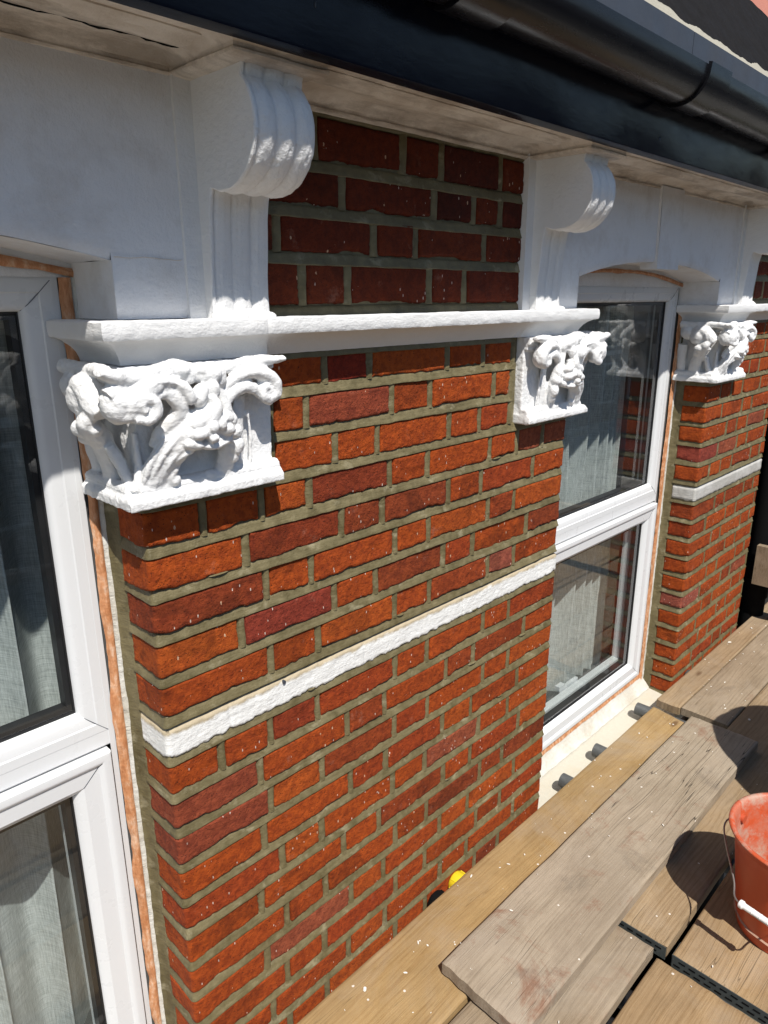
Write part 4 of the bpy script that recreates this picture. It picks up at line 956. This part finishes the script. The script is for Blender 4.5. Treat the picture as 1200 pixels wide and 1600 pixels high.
# ------------------------------------------------------------------ bucket
bx, by, bz = 1.187, -.716, ZB
e = empty('bucket', (bx, by, bz), 'orange plastic bucket with white handle grip and mortar residue inside', 'bucket')
def ringpts(r, z, spout=0.0, n=72):
    A = []
    for k in range(n):
        a = 2*math.pi*k/n; dd = (a-math.radians(192)+math.pi) % (2*math.pi)-math.pi
        g = math.exp(-(dd/.16)**2)*spout
        rr = r+g*.020; A.append((bx+rr*math.cos(a), by+rr*math.sin(a), bz+z-g*.004))
    return A
mb = MB(); R0, R1, Hh = .106, .142, .272
A = [ringpts(R0+(R1-R0)*t, Hh*t) for t in np.linspace(0, .90, 14)]
A += [ringpts(R1-.002, Hh*.91, .3), ringpts(R1+.003, Hh*.915, .5), ringpts(R1+.004, Hh*.97, .9)]
A = np.array(A); mb.grid(A[..., 0], A[..., 1], A[..., 2], wrap=True, flip=False); mb.obj('bucket_body', M_BUCK2, e, angle=40)
mb = MB(); A = [ringpts(R1+.004, Hh*.97, .9), ringpts(R1+.010, Hh*.975, 1), ringpts(R1+.0125, Hh*.985, 1), ringpts(R1+.0115, Hh*.997, 1), ringpts(R1+.007, Hh*1.003, 1), ringpts(R1+.002, Hh, 1), ringpts(R1-.001, Hh*.985, .9)]
A += [ringpts(R1-.003-(R1-R0)*(1-t), Hh*t-.003, max(0, t-.8)*3) for t in np.linspace(.96, .06, 12)]+[ringpts(.04, .016), ringpts(.002, .016)]
A = np.array(A); mb.grid(A[..., 0], A[..., 1], A[..., 2], wrap=True); mb.obj('rim', M_BUCK, e, angle=60)
mb = MB(); A = np.array([ringpts(R0+.008*(1+.1*math.sin(i)), .028) if i == 0 else ringpts((R0)*(1-i/8), .030+.012*math.sin(i*1.7)*(i < 7)) for i in range(8)]); mb.grid(A[..., 0], A[..., 1], A[..., 2]+.004*fbm(A[..., 0]*60, A[..., 1]*60, s=5), wrap=True); mb.obj('mortar_residue', M_MUD, e, angle=180)
E1 = Vector((bx+.020, by+.146, bz+.232)); E2 = Vector((bx-.020, by-.146, bz+.232)); G1 = Vector((1.008, -.652, bz+.160)); G2 = Vector((.990, -.752, bz+.160))
mb = MB(); mb.tube(bez([E1, E1+Vector((-.05, .012, -.012)), G1+Vector((.05, .030, .012)), G1, G2, G2+Vector((.05, -.030, .012)), E2+Vector((-.06, -.012, -.012)), E2]), .0021, 8); h_ = mb.obj('handle', M_WIRE, e)
mb = MB(); d = (G2-G1); 
pp = [0, .03, .05, .10, .12, .15, .85, .88, .90, .95, .97, 1]; rr = [.005, .0095, .0098, .0098, .0080, .0072, .0072, .0080, .0098, .0098, .0095, .005]
mb.tube([G1+d*t for t in pp], rr, 16)
for t in (.32, .5, .68): mb.tube([G1+d*(t-.006), G1+d*(t+.006)], .0078, 14)
mb.obj('grip', M_GRIP, h_, angle=40)
for E_ in (E1, E2):
    mb = MB(); dn = (E_-Vector((bx, by, E_.z))).normalized(); mb.tube([E_-dn*.02, E_+dn*.004], .011, 14); mb.obj('handle_lug', M_BUCK2, e)

# ------------------------------------------------------------------ invented sack, out of view, added to cast the large shadow on the boards
e = empty('shadow_caster_sack', (1.75, -.98, ZB), 'invented unseen sack on the outer boards, shaped to cast a rounded shadow', 'sack')
th = np.linspace(0, 2*math.pi, 60, endpoint=False)[None, :]; q = np.linspace(0, 1, 30)[:, None]
rad = .31*np.interp(q, [0, .05, .3, .6, .8, .92, 1], [.75, 1.0, 1.08, 1.0, .92, .6, .02])*(1+.10*fbm(np.cos(th)*2+q*2, np.sin(th)*2, q*3, s=5))
mb = MB(); mb.grid(1.75+rad*np.cos(th), -.98+rad*.95*np.sin(th), ZB+.93*np.interp(q, [0, .05, .92, 1], [0, .03, .95, 1])+0*th, wrap=True, flip=False); mb.obj('caster_cloth', mat_plain('dark shadow caster cloth', (.035, .05, .045), rough=.8, bump=.6, bscale=300), e, angle=180)
mb = MB(); mb.ell((1.75, -.98, ZB+.90), (.10, .09, .05)); mb.obj('caster_neck', M_MUD, e, angle=180)

# ------------------------------------------------------------------ crumbs of plaster on the boards
mb = MB(); cr = random.Random(5)
for i in range(170):
    x = cr.uniform(-.1, 3.4); y = cr.uniform(-.76, -.06)
    if cr.random() < .45: y = cr.uniform(-.26, -.06)
    z = ZB+.0015
    if .50 < x < 1.89 and -.42 < y < -.20: z = ZB+.042
    elif x > 2.0 and -.295 < y < -.13: z = ZB+.0045
    elif .89 < x < .94 or -.302 < y < -.270 or -.555 < y < -.51: continue
    elif 1.88 < x < 2.0 and y > -.28: continue
    s_c = cr.choice((.0008, .001, .0013, .002)) if cr.random() < .98 else .0045
    a = cr.uniform(0, 3.14); l = s_c*cr.uniform(1, 3.2)
    V = []
    for k in range(6):
        t = k*math.pi/3; px = l*math.cos(t)*cr.uniform(.7, 1.2); py = s_c*math.sin(t)*cr.uniform(.7, 1.2)
        V.append((x+px*math.cos(a)-py*math.sin(a), y+px*math.sin(a)+py*math.cos(a), z))
    top = [(vx*.8+x*.2, vy*.8+y*.2, z+s_c*.6) for vx, vy, _ in V]
    mb.add(V+top, [tuple(range(6, 12))]+[(k, (k+1) % 6, 6+(k+1) % 6, 6+k) for k in range(6)])
tag(mb.obj('plaster_crumbs', M_CRUMB, None, smooth=False), 'white plaster crumbs scattered over the scaffold boards', 'debris', None, 'stuff')

# ------------------------------------------------------------------ street and the row opposite (seen only in the glass)
def plane(name, x0, x1, y0, y1, z, mat):
    mb = MB(); mb.add([(x0, y0, z), (x1, y0, z), (x1, y1, z), (x0, y1, z)], [(0, 1, 2, 3)]); return tag(mb.obj(name, mat, None), None, None, None, 'structure')
plane('ground', -250, 250, -250, 250, -5.22, mat_plain('ground earth', (.10, .10, .07), rough=.95))
plane('road', -200, 200, -11.5, -5.0, -5.205, mat_plain('asphalt', (.05, .05, .052), rough=.9, bump=.4))
for y0, y1 in ((-5.0, -.4), (-15.0, -11.5)):
    mb = MB(); mb.box(-200, 200, y0, y1, -5.3, -5.08); tag(mb.obj('pavement', mat_plain('paving', (.22, .21, .19), rough=.9), None), None, None, None, 'structure')
def far_house(x0, label, col):
    e = empty('terraced_house', (x0+3.0, -15.2, -5.1), label, 'house', 'houses across the street')
    mb = MB(); mb.box(x0, x0+5.98, -20, -15.2, -5.1, 1.2, col=(.12, .045, .03)); mb.obj('wall', mat_plain('dull far brick', col, rough=.9, var=.2), e)
    r = MB(); r.add([(x0, -15.0, 1.15), (x0+5.98, -15.0, 1.15), (x0+5.98, -17.6, 3.4), (x0, -17.6, 3.4), (x0, -20.2, 1.15), (x0+5.98, -20.2, 1.15)], [(0, 1, 2, 3), (3, 2, 5, 4), (0, 3, 4), (1, 5, 2), (0, 4, 5, 1)]); r.obj('roof', M_SLATE, e)
    for fx in (.9, 3.6):
        for fz in (-4.2, -1.6):
            f = MB(); f.box(x0+fx, x0+fx+1.3, -15.2, -15.12, fz, fz+1.9); fo = f.obj('window', M_UPVC, e)
            g = MB(); g.box(x0+fx+.1, x0+fx+1.2, -15.125, -15.11, fz+.1, fz+1.8); g.obj('pane', M_GASK, fo)
    b = MB(); b.box(x0, x0+5.98, -15.22, -15.08, -1.95, -1.75); b.obj('string_course', M_UPVC, e)
FAR = ['first', 'second', 'third', 'fourth', 'fifth', 'sixth', 'seventh', 'eighth', 'ninth', 'tenth', 'eleventh', 'twelfth']
for i, x in enumerate(range(-12, 60, 6)):
    far_house(x, FAR[i]+' house from the left in the brick terrace across the street', [(.13, .055, .04), (.16, .09, .06), (.12, .07, .05)][i % 3])
